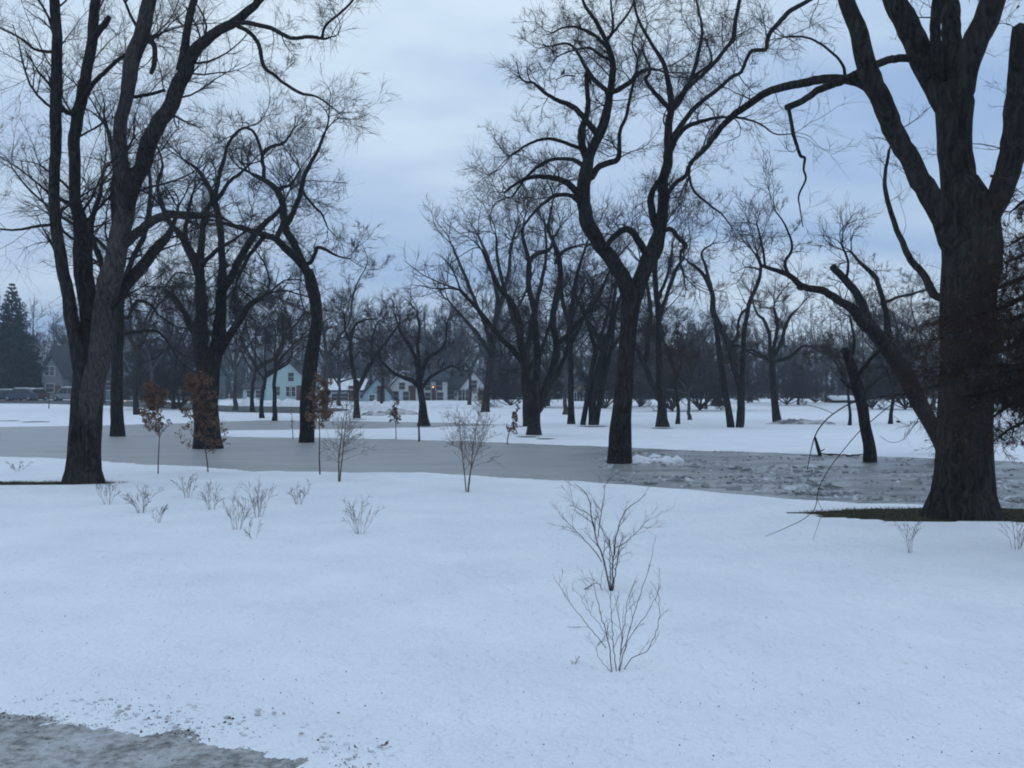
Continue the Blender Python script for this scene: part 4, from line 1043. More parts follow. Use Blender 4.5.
# thicket of brush along the foot of the wood
mb = MB(); n = 7000
px = rng.uniform(-250, 1280, n); Yt = rng.uniform(155, 200, n)
base = np.stack([(px - 512) * Yt / F, Yt, np.full(n, .4)], 1)
Bs, br = grow(rng, base, np.tile([[0, 0, 1.]], (n, 1)) + rng.normal(size=(n, 3)) * .35, rng.uniform(.03, .055, n), rng.uniform(1.2, 5.5, n), 6, .12, .05, .6)
mb.tubes(Bs, br, 3)
p, d, r, t = offspring(rng, Bs, br, 6, .2, .4, 1)
B2, b2 = grow(rng, p, d, np.maximum(r * .6, .022), rng.uniform(.5, 1.6, len(t)), 5, .15, .05, .5)
mb.tubes(B2, np.maximum(b2, .024), 3)
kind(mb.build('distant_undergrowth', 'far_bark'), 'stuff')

# ------------------------------------------------------------------ conifers
def conifer(name, label, px, Y, top, halfw, seed, group=None, dense=1.0):
    rng = np.random.default_rng(seed)
    x = (px - 512) * Y / F; z = float(gz(x, Y))
    org = np.array([x, Y, z]); root = empty(name, org, label, 'evergreen', group)
    H = H0 + (HOR - top) * Y / F - z
    R = halfw * Y / F
    mb = MB(); mb.tubes(np.array([[[0, 0, -.2], [0, 0, H * .5], [0, 0, H * .97]]]), np.array([[H * .016, H * .009, .02]]), 8); mb.build('trunk', 'bark', root)
    mc = MB()
    nw = int(26 * dense)
    for w in range(nw):
        f = (w + .5) / nw
        zz = H * (.04 + .95 * f); rr = R * (1 - f) ** .85 * rng.uniform(.8, 1.12) + R * .03
        nb = max(5, int(13 * (1 - f) + 5))
        a = rng.uniform(0, 6.28) + np.arange(nb) * 6.283 / nb + rng.normal(size=nb) * .15
        d = np.stack([np.cos(a), np.sin(a), np.full(nb, .12 - .3 * (1 - f))], 1)
        Bp, brd = grow(rng, np.tile([[0, 0, zz]], (nb, 1)), d, np.full(nb, rr * .02 + .01), rr * rng.uniform(.75, 1.1, nb), 7, .05, .05, .7)
        mc.tubes(Bp, brd, 3)
        p, dd, r, t = offspring(rng, Bp, brd, 16, .12, .5, 1.0)
        m = len(p); ln = rr * .30 * (1.2 - t) + H * .012
        dd = nrm(dd + [0, 0, -.22])
        side = nrm(np.cross(dd, rng.normal(size=(m, 3)))) * (ln * .22)[:, None]
        e = p + dd * ln[:, None]
        v = np.stack([p - side * .4, p + dd * (ln * .5)[:, None] - side, e, p + dd * (ln * .5)[:, None] + side], 1)
        mc.add(v, np.arange(m * 4).reshape(m, 4))
    mc.build('crown', 'needles', root)
    return root
conifer('spruce_tree', 'large dark spruce standing behind the parked cars', 12, 150, 282, 42, 401, None, 1.15)
conifer('arborvitae', 'narrow dark cone-shaped evergreen against the teal wall, next to the straight trunk', 126, 138, 372, 5.5, 403, 'cone evergreens by the long house', .6)
conifer('arborvitae', 'narrow dark cone-shaped evergreen against the teal wall, farther from the straight trunk', 143, 138, 372, 5.5, 404, 'cone evergreens by the long house', .6)
conifer('pine_tree', 'dark evergreen behind the brick house', 497, 160, 345, 18, 405, 'dark evergreens behind the houses', .8)
conifer('pine_tree', 'dark evergreen beside the S-curved trunk, behind the garage', 331, 160, 340, 10, 406, 'dark evergreens behind the houses', .8)
conifer('pine_tree', 'low round dark evergreen between the brownish trees and crossing stems', 718, 110, 368, 9, 407, 'dark evergreens behind the houses', .7)

# ------------------------------------------------------------------ houses
def window(root, org, wx, wz, w, h, y, frame='trim', lit=None):
    """a window frame with its pane, on a wall facing the pond (y = wall plane)"""
    f = MB(); b = .09
    f.box(wx - w / 2 - b, wx + w / 2 + b, y - .06, y + .02, wz - h / 2 - b, wz - h / 2)
    f.box(wx - w / 2 - b, wx + w / 2 + b, y - .06, y + .02, wz + h / 2, wz + h / 2 + b)
    for sx in (-1, 1):
        f.box(min(wx + sx * w / 2, wx + sx * (w / 2 + b)), max(wx + sx * w / 2, wx + sx * (w / 2 + b)), y - .06, y + .02, wz - h / 2, wz + h / 2)
    f.box(wx - w / 2, wx + w / 2, y - .05, y + .01, wz - .025, wz + .025)
    fo = f.build('window', frame, root, org, smooth=False)
    g = MB(); g.box(wx - w / 2, wx + w / 2, y - .025, y + .015, wz - h / 2, wz + h / 2)
    g.build('pane', 'glass', fo, org, smooth=False)

def house(name, label, Y, px0, px1, base, eave, ridge, gable, depth, wall, roof, wins=(), door=None, chimney=None, snow=None, group=None):
    """gable=True: the ridge runs away from the pond and the gable end faces it; else the long roof side faces it"""
    xa, xb = (px0 - 512) * Y / F, (px1 - 512) * Y / F
    zz = lambda py: H0 + (HOR - py) * Y / F
    xc = (xa + xb) / 2
    z0 = float(gz(xc, Y)) - .2; ze, zr = zz(eave), zz(ridge)
    org = np.array([xc, Y, z0])
    root = empty(name, org, label, 'house', group)
    w = MB(); r = MB(); o = .35; th = .16
    if gable:
        w.prism([(xa, z0), (xb, z0), (xb, ze), (xc, zr), (xa, ze)], 'y', Y, Y + depth)
        sl = (zr - ze) / (xc - xa)
        for s_, e in ((-1, xa), (1, xb)):
            ex = e + s_ * o; ez = ze - o * sl
            r.prism([(ex, ez + .02), (xc, zr + .02), (xc, zr + th + .06), (ex, ez + th + .06)], 'y', Y - o, Y + depth + o)
    else:
        yc = Y + depth / 2
        w.prism([(Y, z0), (Y + depth, z0), (Y + depth, ze), (yc, zr), (Y, ze)], 'x', xa, xb)
        sl = (zr - ze) / (depth / 2)
        for s_, e in ((-1, Y), (1, Y + depth)):
            ey = e + s_ * o; ez = ze - o * sl
            r.prism([(ey, ez + .02), (yc, zr + .02), (yc, zr + th + .06), (ey, ez + th + .06)], 'x', xa - o, xb + o)
    w.build('wall', wall, root, org, smooth=False)
    ro = r.build('roof', roof, root, org, smooth=False)
    if snow:
        s_ = MB(); yc = Y + depth / 2; t2 = .22
        if not gable:
            k = snow
            s_.prism([(Y - o, ze - o * sl + th + .07), (yc, zr + th + .07), (yc, zr + th + t2), (Y + (yc - Y) * .1, ze + th + t2), (Y - o, ze - o * sl + th + t2 * .6)], 'x', xa - o, xa + (xb - xa) * k)
        else:
            ex = xa - o; ez = ze - o * sl
            s_.prism([(ex, ez + th + .07), (xc, zr + th + .07), (xc, zr + th + t2), (ex, ez + th + t2)], 'y', Y - o, Y + depth + o)
        so = s_.build('snow_cover', 'snow_pile', ro, org, smooth=False)
    for wx, wy, ww, wh in wins:
        window(root, org, (wx - 512) * Y / F, zz(wy), ww, wh, Y)
    if door:
        d = MB(); x = (door - 512) * Y / F
        d.box(x - .5, x + .5, Y - .05, Y + .02, z0 + .2, z0 + 2.3); do = d.build('door', 'door', root, org, smooth=False)
        h = MB(); h.cyl((x + .36, Y - .12, z0 + 1.2), (x + .36, Y - .05, z0 + 1.2), .04, .04); h.build('handle', 'metal', do, org)
    if chimney:
        c = MB(); x = (chimney - 512) * Y / F; yc = Y + depth * .5
        c.box(x - .4, x + .4, yc - .4, yc + .4, zr - 1.2, zr + 1.3); c.box(x - .5, x + .5, yc - .5, yc + .5, zr + 1.3, zr + 1.45)
        c.build('chimney', 'brick_chimney', ro, org, smooth=False)
    return root, org

house('house', 'dark-roofed grey house with a chimney, between the spruce and the four-stemmed tree', 152, 40, 90, 401, 374, 345.5, False, 10, 'wall_grey', 'roof_dark', [(66, 379, .9, 1.2), (78, 380, .9, 1.2)], None, 60)
house('house_wing', 'pale grey steep-gabled front wing with two dark windows beside the parked cars', 149, 42, 62, 401, 374, 356, True, 2.6, 'wall_grey', 'roof_dark', [(47, 371, .7, 1.3), (52, 371, .7, 1.3), (50, 388, 1.2, 1.2)], 57)
house('house', 'long low house with a teal roof behind the straight trunk and cone evergreens', 141, 96, 203, 402, 375, 355, False, 11, 'wall_teal', 'roof_teal', [(134, 386, 1.4, 1.1), (158, 386, 1.6, 1.1), (178, 386, 1.4, 1.1), (108, 386, 1.4, 1.1)], 150)
house('house', 'tall pale green gabled house with four windows, next to the S-curved trunk', 140, 266, 306, 404, 379, 360, True, 12, 'wall_green', 'roof_dark', [(291, 377, .8, 1.2), (288.6, 391.5, .7, 1.3), (292.8, 391.5, .7, 1.3), (277, 391, .8, 1.2)], 300)
house('porch', 'low pale green porch wing joined to the green gabled house', 141.5, 243, 266, 404, 389, 383, False, 6, 'wall_green', 'roof_dark', [(250, 394, .9, 1.0), (259, 394, .9, 1.0)])
house('garage', 'low garage with a snow-covered roof behind the brown-leaved sapling', 136, 323, 364, 404, 391, 381, False, 8, 'wall_blue', 'roof_dark', [(340, 397, 2.2, .9)], 352, None, 1.0)
house('garage', 'pale blue gabled garage with a snowy roof edge, behind the forked tree', 134, 363, 391, 405, 395, 379, True, 9, 'wall_blue', 'roof_dark', [(372, 398, .7, .8)], 381)
house('house', 'small gable with snow on its slope peeking over the garage roofs', 158, 338, 362, 404, 388, 372, True, 8, 'wall_white', 'roof_dark', [(350, 384, .7, .8)], None, None, .5)
house('house', 'small white gabled house with a bay window, behind the flared-foot tree', 138, 385, 420, 404, 392, 373, True, 10, 'wall_white', 'roof_dark', [(394, 396, 1.3, 1.3), (406, 396, .8, 1.2), (402, 386, .8, .9)], 412, None, .5)
house('house', 'white two-storey house with dark shutters and roof, beside the flared-foot tree', 141, 423, 447, 405, 381, 369, False, 9, 'wall_white', 'roof_dark', [(428, 386, .8, 1.2), (439, 386, .9, 1.2), (440, 397, .9, 1.3), (428, 397, .8, 1.2)], 434, 430)
house('house', 'dark-roofed middle wing between the two-storey house and the wide white gable', 143, 446.5, 470, 405, 389, 371, False, 8, 'wall_white', 'roof_dark', [(451, 395, .9, 1.2)])
house('house', 'wide white gable with tall dark double windows, next to the fan-crowned tree', 139, 457, 490, 405, 393, 372, True, 11, 'wall_white', 'roof_dark', [(461.5, 396, .9, 1.6), (466, 396, .9, 1.6), (482, 396, 1.0, 1.5), (474, 384, .8, 1.0)])
house('house', 'dark red brick house behind the clump of stems', 147, 492, 562, 405, 387, 373, False, 10, 'wall_brick', 'roof_brown', [(503, 393, 1.2, 1.3), (520, 393, 1.2, 1.3), (548, 393, 1.2, 1.3)], 532, 508)
house('house', 'small tan gabled house front with a bright triple window, behind the slim trunk', 136, 572, 590, 404, 391, 384, True, 8, 'wall_tan', 'roof_brown', [(577, 398, .75, 1.5), (579.9, 398, .75, 1.5), (582.8, 398, .75, 1.5)])
house('house', 'dim brown house low among the trees behind the three close trunks', 150, 594, 652, 404, 390, 379, False, 9, 'wall_brick', 'roof_brown', [(610, 396, 1.3, 1.1), (640, 395, 1.3, 1.1)])
house('shed', 'low dark shed with snow on its roof behind the snapped trunk', 128, 834, 858, 404, 401.5, 398.5, False, 4, 'wall_brick', 'roof_brown', [(846, 403, .8, .4)], None, None, 1.0)
house('shed', 'small tan shed seen between the three slender stems and the round-crowned tree', 140, 744, 757, 404, 401.5, 398.5, False, 4, 'wall_tan', 'roof_brown', [(750, 403, .8, .4)])

# ------------------------------------------------------------------ cars, pole, lamps
def car(label, px, Y, paint, rz, snow=True, tall=1.0):
    x = (px - 512) * Y / F; z = float(gz(x, Y))
    org = np.array([x, Y, z]); root = empty('parked_car', org, label, 'car', 'cars parked by the grey house', rz)
    hgt = 1.45 * tall
    b = MB()
    prof = [(-2.2, .32), (-2.22, .62), (-2.1, .84), (-1.25, .95), (-.6, hgt), (1.15, hgt), (1.85, .98), (2.15, .90), (2.22, .6), (2.18, .32)]
    b.prism(prof, 'y', -.86, .86); b.build('body', paint, root, None, smooth=False)
    for s_ in (-1, 1):
        y0, y1 = (-.885, -.855) if s_ < 0 else (.855, .885)
        for pr in ([(-1.05, 1.0), (-.58, hgt - .1), (.2, hgt - .1), (.2, 1.0)], [(.3, 1.0), (.3, hgt - .1), (1.08, hgt - .1), (1.6, 1.02)]):
            g = MB(); g.prism(pr, 'y', y0, y1); g.build('car_window', 'glass', root, None, smooth=False)
    for sx in (-1.35, 1.35):
        for sy in (-.82, .82):
            w = MB(); w.cyl((sx, sy - .11, .33), (sx, sy + .11, .33), .33, .33, 18); wo = w.build('wheel', 'tyre', root)
            h = MB(); h.cyl((sx, sy - .125, .33), (sx, sy + .125, .33), .19, .19, 12); h.build('rim', 'metal', wo)
    for sy in (-.6, .6):
        l_ = MB(); l_.box(-2.245, -2.17, sy - .16, sy + .16, .66, .8); l_.build('headlight', 'metal', root, None, smooth=False)
    if snow:
        s_ = MB(); s_.prism([(-.62, hgt + .004), (-.5, hgt + .1), (-.1, hgt + .15), (.7, hgt + .15), (1.05, hgt + .1), (1.2, hgt + .004)], 'y', -.8, .8)
        s_.build('snow_cover', 'snow_pile', root, None, smooth=False)
    return root
car('dark car with snow on its roof, outermost of the parked cars under the spruce', 4, 142, 'car_dark', .1)
car('blue car with snow on its roof, between the outermost car and the red one', 20, 138, 'car_blue', .15, tall=1.15)
car('dark red car with a snowy roof, nearest the pale steep gable', 33, 140, 'car_red', 1.2, tall=1.1)
car('boxy silver car with a snow-covered roof close to the four-stemmed trunk', 68, 138, 'car_silver', .05, tall=1.25)

def lamp(label, px, py, Y, col, r=.16):
    p = P(px, py, Y); z = float(gz(p[0], Y)); org = np.array([p[0], Y, z])
    root = empty('yard_lamp', org, label, 'lamp', 'small lit lamps by the houses')
    a = MB(); a.cyl((p[0], Y, z - .1), (p[0], Y, p[2] - r), .045, .035, 8); a.build('pole', 'car_dark', root, org)
    bm = bmesh.new(); bmesh.ops.create_icosphere(bm, subdivisions=2, radius=r)
    g = MB(); g.add([tuple(v.co + Vector(p)) for v in bm.verts], None, [[v.index for v in f.verts] for f in bm.faces]); bm.free()
    g.build('lamp_globe', col, root, org)
lamp('warm lamp, outer of two glowing side by side behind the stout tree', 213, 386, 134, 'lamp_orange', .13)
lamp('warm lamp, inner of two glowing side by side, nearer the green house', 217.5, 385.8, 134, 'lamp_orange', .13)
lamp('warm lamp glowing at the front of the two-storey white house', 433, 387, 137, 'lamp_orange', .14)
lamp('low warm lamp by the foot of the straight trunk near the teal wall', 125, 401, 132, 'lamp_orange', .1)
lamp('white lamp beside the tan house front', 588.5, 393.5, 132, 'lamp_white', .16)
lamp('white lamp by the brick house wall, between stem clump and slim trunk', 558, 392.5, 130, 'lamp_white', .16)

x = (824 - 512) * 130 / F; z = float(gz(x, 130))
root = empty('utility_pole', (x, 130, z), 'pale thin pole standing at the far tree edge beside the snow-topped shed', 'pole')
a = MB(); a.cyl((0, 0, -.3), (0, 0, 4.3), .085, .065, 10); a.build('shaft', 'trim', root)
a = MB(); a.box(-.25, .25, -.06, .06, 4.1, 4.2); a.build('crossbar', 'trim', root, None, smooth=False)

# ------------------------------------------------------------------ snow piles
def pile(name, label, px, py, w, h, d, seed, m='snow_pile', group='ploughed snow piles'):
    c = G(px, py); Y = c[1]; z = float(gz(c[0], Y))
    rng = np.random.default_rng(seed)
    n, k = 26, 12
    v, q = [], []
    for j in range(k + 1):
        for i in range(n + 1):
            u, t = i / n * 2 - 1, j / k * 2 - 1
            e = max(0, 1 - u * u) * max(0, 1 - t * t)
            nn = noise.noise(Vector((u * w * .9 + seed, t * d * .9, 0))) * .7 + noise.noise(Vector((u * w * 2.4 + seed, t * d * 2, 3))) * .5
            v.append((u * w / 2, t * d / 2, -.05 + h * (e ** .55) * (.75 + .6 * nn)))
    for j in range(k):
        for i in range(n):
            a = j * (n + 1) + i
            q.append((a, a + 1, a + n + 2, a + n + 1))
    mb = MB(); mb.add(v, q)
    o = mb.build(name, m, None, None, smooth=False); o.location = (c[0], Y, z)
    return tag(o, label, 'snow pile', group)
pile('snow_pile', 'lumpy white snow pile in front of the blue garage gable', 378, 410.5, 5.2, 1.1, 3, 1)
pile('snow_pile', 'tall white snow heap between the forked tree and flared-foot tree', 404, 409.5, 4.4, 1.0, 3, 2)
pile('snow_pile', 'dirty snow heap full of debris by the brown-leaved thin sapling on the strip', 396, 414.5, 3.4, .55, 2, 3, 'snow_dirty')
pile('snow_pile', 'dirty low snow ridge just beside the forked tree foot', 374, 415.5, 1.9, .4, 1.4, 4, 'snow_dirty')
pile('snow_pile', 'white snow pile along the green house wall', 285, 406.5, 5.4, .9, 3, 5)
pile('snow_pile', 'snow pile before the porch wing of the green house', 250, 406.5, 4.6, 1.0, 3, 6)
pile('snow_pile', 'long low grey snow pile next to the round-crowned tree', 801, 424, 3.6, .34, 1.5, 7, 'snow_dirty')
pile('snow_pile', 'low snow pile in front of the brick house', 520, 409, 4.5, .5, 2, 8)
pile('snow_pile', 'snow pile in front of the wide white gable and middle wing', 452, 408.5, 6.2, .55, 2, 9)

# ------------------------------------------------------------------ saplings and shrubs
def sapling(name, label, px, py, top, r0, spread, n1, seed, leafy=0, barkm='shrub_bark', lean=0, lo=.3, leafsize=.032, stems=1, up=.06, cat='sapling', zbase=None, group=None):
    c = G(px, py); Y = c[1]; z = float(gz(c[0], Y))
    org = np.array([c[0], Y, z])
    rng = np.random.default_rng(seed)
    root = empty(name, org, label, cat, group)
    H = H0 + (HOR - top) * Y / F - z
    rmin = .00011 * Y
    lines = []
    for s_ in range(stems):
        a = rng.uniform(0, 6.28)
        tilt = 0 if stems == 1 else rng.uniform(.06, .24)
        d = np.array([[math.cos(a) * tilt + lean, math.sin(a) * tilt, 1.]])
        A, ra = grow(rng, np.array([[math.cos(a) * .03 * (stems > 1), math.sin(a) * .03 * (stems > 1), -.05]]), d, np.array([r0]), np.array([H * rng.uniform(.85, 1) if s_ else H]), 14, .025, .03, .8)
        mb = MB(); mb.tubes(A, np.maximum(ra, rmin), 8); mb.build('trunk' if stems == 1 else 'stem', barkm, root)
        lines.append((A, ra))
    mc = MB(); tips = []
    for A, ra in lines:
        p, d, r, t = offspring(rng, A, ra, n1, lo, .6, 1.15)
        ln = H * spread * (1.2 - .8 * t) * rng.uniform(.6, 1.1, len(t))
        tips.append(twigs(mc, rng, p, d, np.maximum(r * .5, rmin), ln, dict(rmin=rmin, n2=4, n3=3, gnarl=.12, up=up, k2=.45)))
    mc.build('crown', barkm, root)
    if leafy:
        tips = np.concatenate(tips); m = MB()
        k = rng.integers(0, len(tips), leafy)
        m.leaves(tips[k] + rng.normal(size=(leafy, 3)) * .02, leafsize, rng); m.build('foliage', 'dead_leaf', root)
    return root

sapling('oak_sapling', 'thin young oak with brown leaves, nearer the four-stemmed tree', 158, 473.5, 388, .014, .40, 34, 501, 1700, lo=.42, leafsize=.03)
sapling('oak_sapling', 'young oak thickly clothed in russet leaves in front of the stout short trunk', 208, 471, 376, .015, .36, 44, 502, 3000, lo=.2, leafsize=.028)
sapling('oak_sapling', 'young oak with a rounded clump of brown leaves in front of the S-curved trunk', 320, 473.5, 386, .016, .40, 34, 503, 2000, lo=.52, leafsize=.028)
sapling('birch_sapling', 'bare young birch with two pale stems next to the round-clumped oak', 338, 480, 392, .016, .42, 26, 504, 0, 'birch_bark', stems=2, lo=.25, up=.05)
sapling('birch_sapling', 'bare multi-stemmed young birch with a wide fan of twigs at the pond edge', 467, 490, 396, .012, .44, 26, 505, 0, 'birch_bark', stems=3, lo=.2, up=.07)
sapling('oak_sapling', 'thin sapling with a few orange-brown leaves near the dirty snow heap', 396, 438, 403, .02, .34, 18, 506, 420, lo=.4, leafsize=.04)
sapling('young_sapling', 'bare stick-like sapling at the foot of the flared-foot tree', 419, 440, 392, .045, .1, 4, 507, 0, lo=.6)
sapling('young_sapling', 'small sapling with a tight tuft of grey-brown leaves at the far water edge', 507, 443, 400, .022, .2, 20, 508, 420, lo=.3, leafsize=.04)
sapling('young_sapling', 'tiny bare tree alone on the snow before the parked cars', 49, 408.5, 388, .06, .2, 8, 509, 0)
sapling('young_sapling', 'thin bare sapling rising from the snow strip beside the three dark trunks', 293, 438, 405, .02, .15, 6, 510, 0)

def shrub(label, px, py, top, halfw, n, seed, m='shrub_bark', r0=None, bend=0, dark_base=True, parts=False, k2=3):
    c = G(px, py); Y = c[1]; z = float(gz(c[0], Y))
    org = np.array([c[0], Y, z]); rng = np.random.default_rng(seed)
    H = H0 + (HOR - top) * Y / F - z; Wd = halfw * Y / F
    rmin = .00012 * Y
    r0 = r0 or max(.0022, rmin)
    a = rng.uniform(0, 6.28, n); q = np.sqrt(rng.uniform(.02, 1, n))
    d = np.stack([np.cos(a) * q * Wd, np.sin(a) * q * Wd, np.full(n, H)], 1)
    ln = np.linalg.norm(d, axis=1) * rng.uniform(.6, 1.0, n)
    p0 = np.stack([np.cos(a) * .035, np.sin(a) * .035, np.full(n, -.03)], 1)
    A, ra = grow(rng, p0, d, np.full(n, r0) * rng.uniform(.7, 1.1, n), ln, 9, .06, .0, .75)
    mc = MB()
    p, dd, r, t = offspring(rng, A, ra, k2, .25, .35, .8)
    B, rb = grow(rng, p, dd, np.maximum(r * .65, rmin), np.repeat(ln, k2) * .42 * (1.2 - .7 * t), 6, .1, .03, .6)
    p, dd, r, t = offspring(rng, B, rb, 3, .2, .35, .9)
    D, rd = grow(rng, p, dd, np.maximum(r * .7, rmin), H * .14 * rng.uniform(.5, 1.2, len(t)), 4, .1, .02, .5)
    mc.tubes(B, np.maximum(rb, rmin), 4); mc.tubes(D, np.maximum(rd, rmin * .8), 3)
    if parts:
        root = empty('bare_shrub', org, label, 'shrub', 'bare shrubs on the near snow')
        for i in range(n):
            s_ = MB(); s_.tubes(A[i:i + 1], np.maximum(ra[i:i + 1], rmin), 6); s_.build('stem', m, root)
        mc.build('crown', m, root)
        return root
    mc.tubes(A, np.maximum(ra, rmin), 5)
    o = mc.build('bare_shrub', m); o.location = tuple(org)
    return tag(o, label, 'shrub', 'bare shrubs on the near snow')

for a in (
    ('low dry weed tuft on the snow beyond the turf of the four-stemmed tree', 18, 471, 460, 14, 6, 601),
    ('faint grey shrub right beside the four-stemmed trunk foot', 108, 502, 476, 10, 8, 602),
    ('fuzzy grey shrub next in line from the four-stemmed trunk, with a bent neighbour in front', 141, 511, 481, 13, 11, 603),
    ('small shrub bent over sideways in front of the fuzzy grey shrub', 156, 522, 500, 9, 6, 604),
    ('small shrub below the russet-leaved oak, close to the bank', 188, 496, 474, 11, 8, 605),
    ('small shrub with a dark snow-free foot between the russet oak and the tallest shrub pair', 211, 508, 478, 11, 8, 606),
    ('tall narrow grey shrub, hither one of the touching pair', 237, 527, 486, 13, 10, 607),
    ('tall narrow grey shrub, farther one of the touching pair', 258, 515, 480, 13, 11, 608),
    ('tiny thin shrub with a trailing stem below the touching pair', 254, 539, 515, 9, 4, 609),
    ('small dense dark-footed shrub standing apart below the S-curved trunk', 298, 503, 480, 7, 9, 610),
    ('fan-shaped bare shrub with a curved side stem, alone on open snow', 360, 533, 498, 18, 10, 611),
    ('thin bare shrub in front of the massive trunk and its grass', 911, 551, 500, 16, 6, 612),
    ('short bare shrub at the tip of the grass, by the frame edge', 1016, 546, 508, 12, 9, 613),
    ): shrub(*a)

def drawn_shrub(label, px, py, stems, seed, cfg, scale=1):
    """the two shrubs closest to the viewer: stems through measured points"""
    c = G(px, py); Y = c[1]; z = float(gz(c[0], Y)); org = np.array([c[0], Y, z]); rng = np.random.default_rng(seed)
    root = empty('bare_shrub', org, label, 'shrub', 'bare shrubs on the near snow')
    mc = MB()
    for pts in stems:
        p = np.array(pts, float); k = len(p)
        Yp = Y + rng.uniform(-.35, .35) * np.linspace(0, 1, k)
        w = np.array([[*P(a, b, y), r * cfg['w'] * y / F] for (a, b, r), y in zip(p, Yp)])
        if abs(p[0, 1] - py) < 6: w[0, 2] = z - .03
        sp = spline(w, 22)
        sp[3:, :3] += rng.normal(size=(19, 3)) * .003
        mb = MB(); mb.tubes(sp[None, :, :3], sp[None, :, 3], 7); mb.build('stem', 'shrub_bark', root, org)
        n = int(cfg['n'])
        a, d, r, t = offspring(rng, sp[None, :, :3], sp[None, :, 3], n, .25, .35, .85)
        B, rb = grow(rng, a, d, np.maximum(r * .6, .0010), cfg['l'] * rng.uniform(.4, 1.1, n), 7, .1, .05, .6)
        mc.tubes(B, np.maximum(rb, .0008), 4)
        a, d, r, t = offspring(rng, B, rb, cfg['m'], .2, .35, .9)
        D, rd = grow(rng, a, d, np.maximum(r * .7, .0009), cfg['l'] * .4 * rng.uniform(.4, 1.1, len(t)), 5, .12, .05, .5)
        mc.tubes(D, np.maximum(rd, .0007), 3)
    mc.build('crown', 'shrub_bark', root, org)
drawn_shrub('dark upright bare shrub with forked stems, just behind the arching shrub', 611, 589,
  [[(611, 590, 2.2), (607, 575, 2), (602, 555, 1.8), (596, 538, 1.6), (592, 518, 1.3), (588, 497, 1), (574, 483, .6)],
   [(611, 590, 1.6), (610, 565, 1.3), (610, 540, 1.0)],
   [(612, 590, 1.8), (613, 565, 1.6), (615, 545, 1.5), (620, 522, 1.2), (628, 508, 1), (640, 500, .7), (646, 494, .5)],
   [(602, 562, 1.2), (594, 550, 1.1), (580, 535, .9), (565, 520, .6), (562, 512, .4)],
   [(598, 538, 1.2), (601, 515, 1), (604, 495, .7), (604, 484, .5)],
   [(615, 548, 1), (625, 543, .9), (636, 533, .7), (648, 520, .5)],
   [(612, 590, 1.4), (616, 570, 1.2), (620, 545, .9)],
   [(606, 586, .9), (597, 583, .8), (588, 588, .7), (580, 591, .5)],
   [(596, 520, .8), (585, 512, .7), (570, 505, .5)]], 621, dict(n=7, l=.27, m=5, w=.42))
drawn_shrub('thin arching bare shrub closest to the viewer, stems spread like a fan', 615, 666,
  [[(612, 667, 1.6), (609, 645, 1.4), (604, 625, 1.2), (598, 605, 1), (594, 585, .7), (590, 570, .5)],
   [(606, 648, 1.2), (592, 630, 1), (575, 610, .8), (562, 590, .6), (552, 573, .4)],
   [(617, 667, 1.4), (613, 640, 1.2), (611, 615, 1), (611, 590, .7)],
   [(618, 667, 1.5), (626, 645, 1.3), (632, 620, 1.1), (642, 590, .9), (650, 565, .7), (654, 545, .5), (656, 534, .4)],
   [(620, 667, 1.4), (632, 658, 1.2), (645, 653, 1.1), (655, 635, 1), (660, 612, .9), (658, 595, .7), (650, 580, .5)],
   [(622, 650, 1.1), (634, 630, 1), (648, 612, .8), (658, 592, .6), (662, 586, .4)],
   [(618, 667, 1.2), (622, 640, 1), (618, 615, .8), (615, 595, .6)],
   [(620, 655, 1), (624, 625, .9), (628, 600, .7), (636, 580, .5)],
   [(609, 640, .8), (598, 622, .7), (584, 605, .6), (580, 595, .4)],
   [(615, 667, .9), (600, 660, .7), (596, 650, .6), (600, 640, .5)]], 622, dict(n=4, l=.16, m=3, w=.34))
shrub('pair of short stray twigs poking from the snow next to the arching shrub', 566, 664, 648, 12, 3, 623)

# ------------------------------------------------------------------ things in and on the pond
p = G(822, 456, WATER)
mb = MB(); q = np.array([[P(821, 459, p[1]), P(818, 448, p[1]), P(816, 441, p[1]), P(815, 437, p[1])]])
mb.tubes(q, np.array([[.055, .05, .04, .03]]), 8)
mb.tubes(np.array([[P(819, 452, p[1]), P(823, 450, p[1]), P(825, 449, p[1])]]), np.array([[.02, .015, .008]]), 5)
tag(mb.build('broken_stake', 'bark'), 'short slanting stub of branch sticking out of the ice beside the snapped trunk', 'branch')
mb = MB(); pts = []
rng = np.random.default_rng(640)
for k in range(9):
    a = P(832 + k * 2.2, 458 + rng.uniform(-1.5, 2), p[1] + rng.uniform(-.3, .3)); b = a + rng.normal(size=3) * [.35, .25, .04] + [0, 0, .05]
    mb.tubes(np.array([[a, (a + b) / 2 + [0, 0, .03], b]]), np.array([[.03, .025, .01]]), 5)
tag(mb.build('driftwood', 'bark'), 'dark tangle of floating branches frozen at the foot of the snapped trunk', 'driftwood')

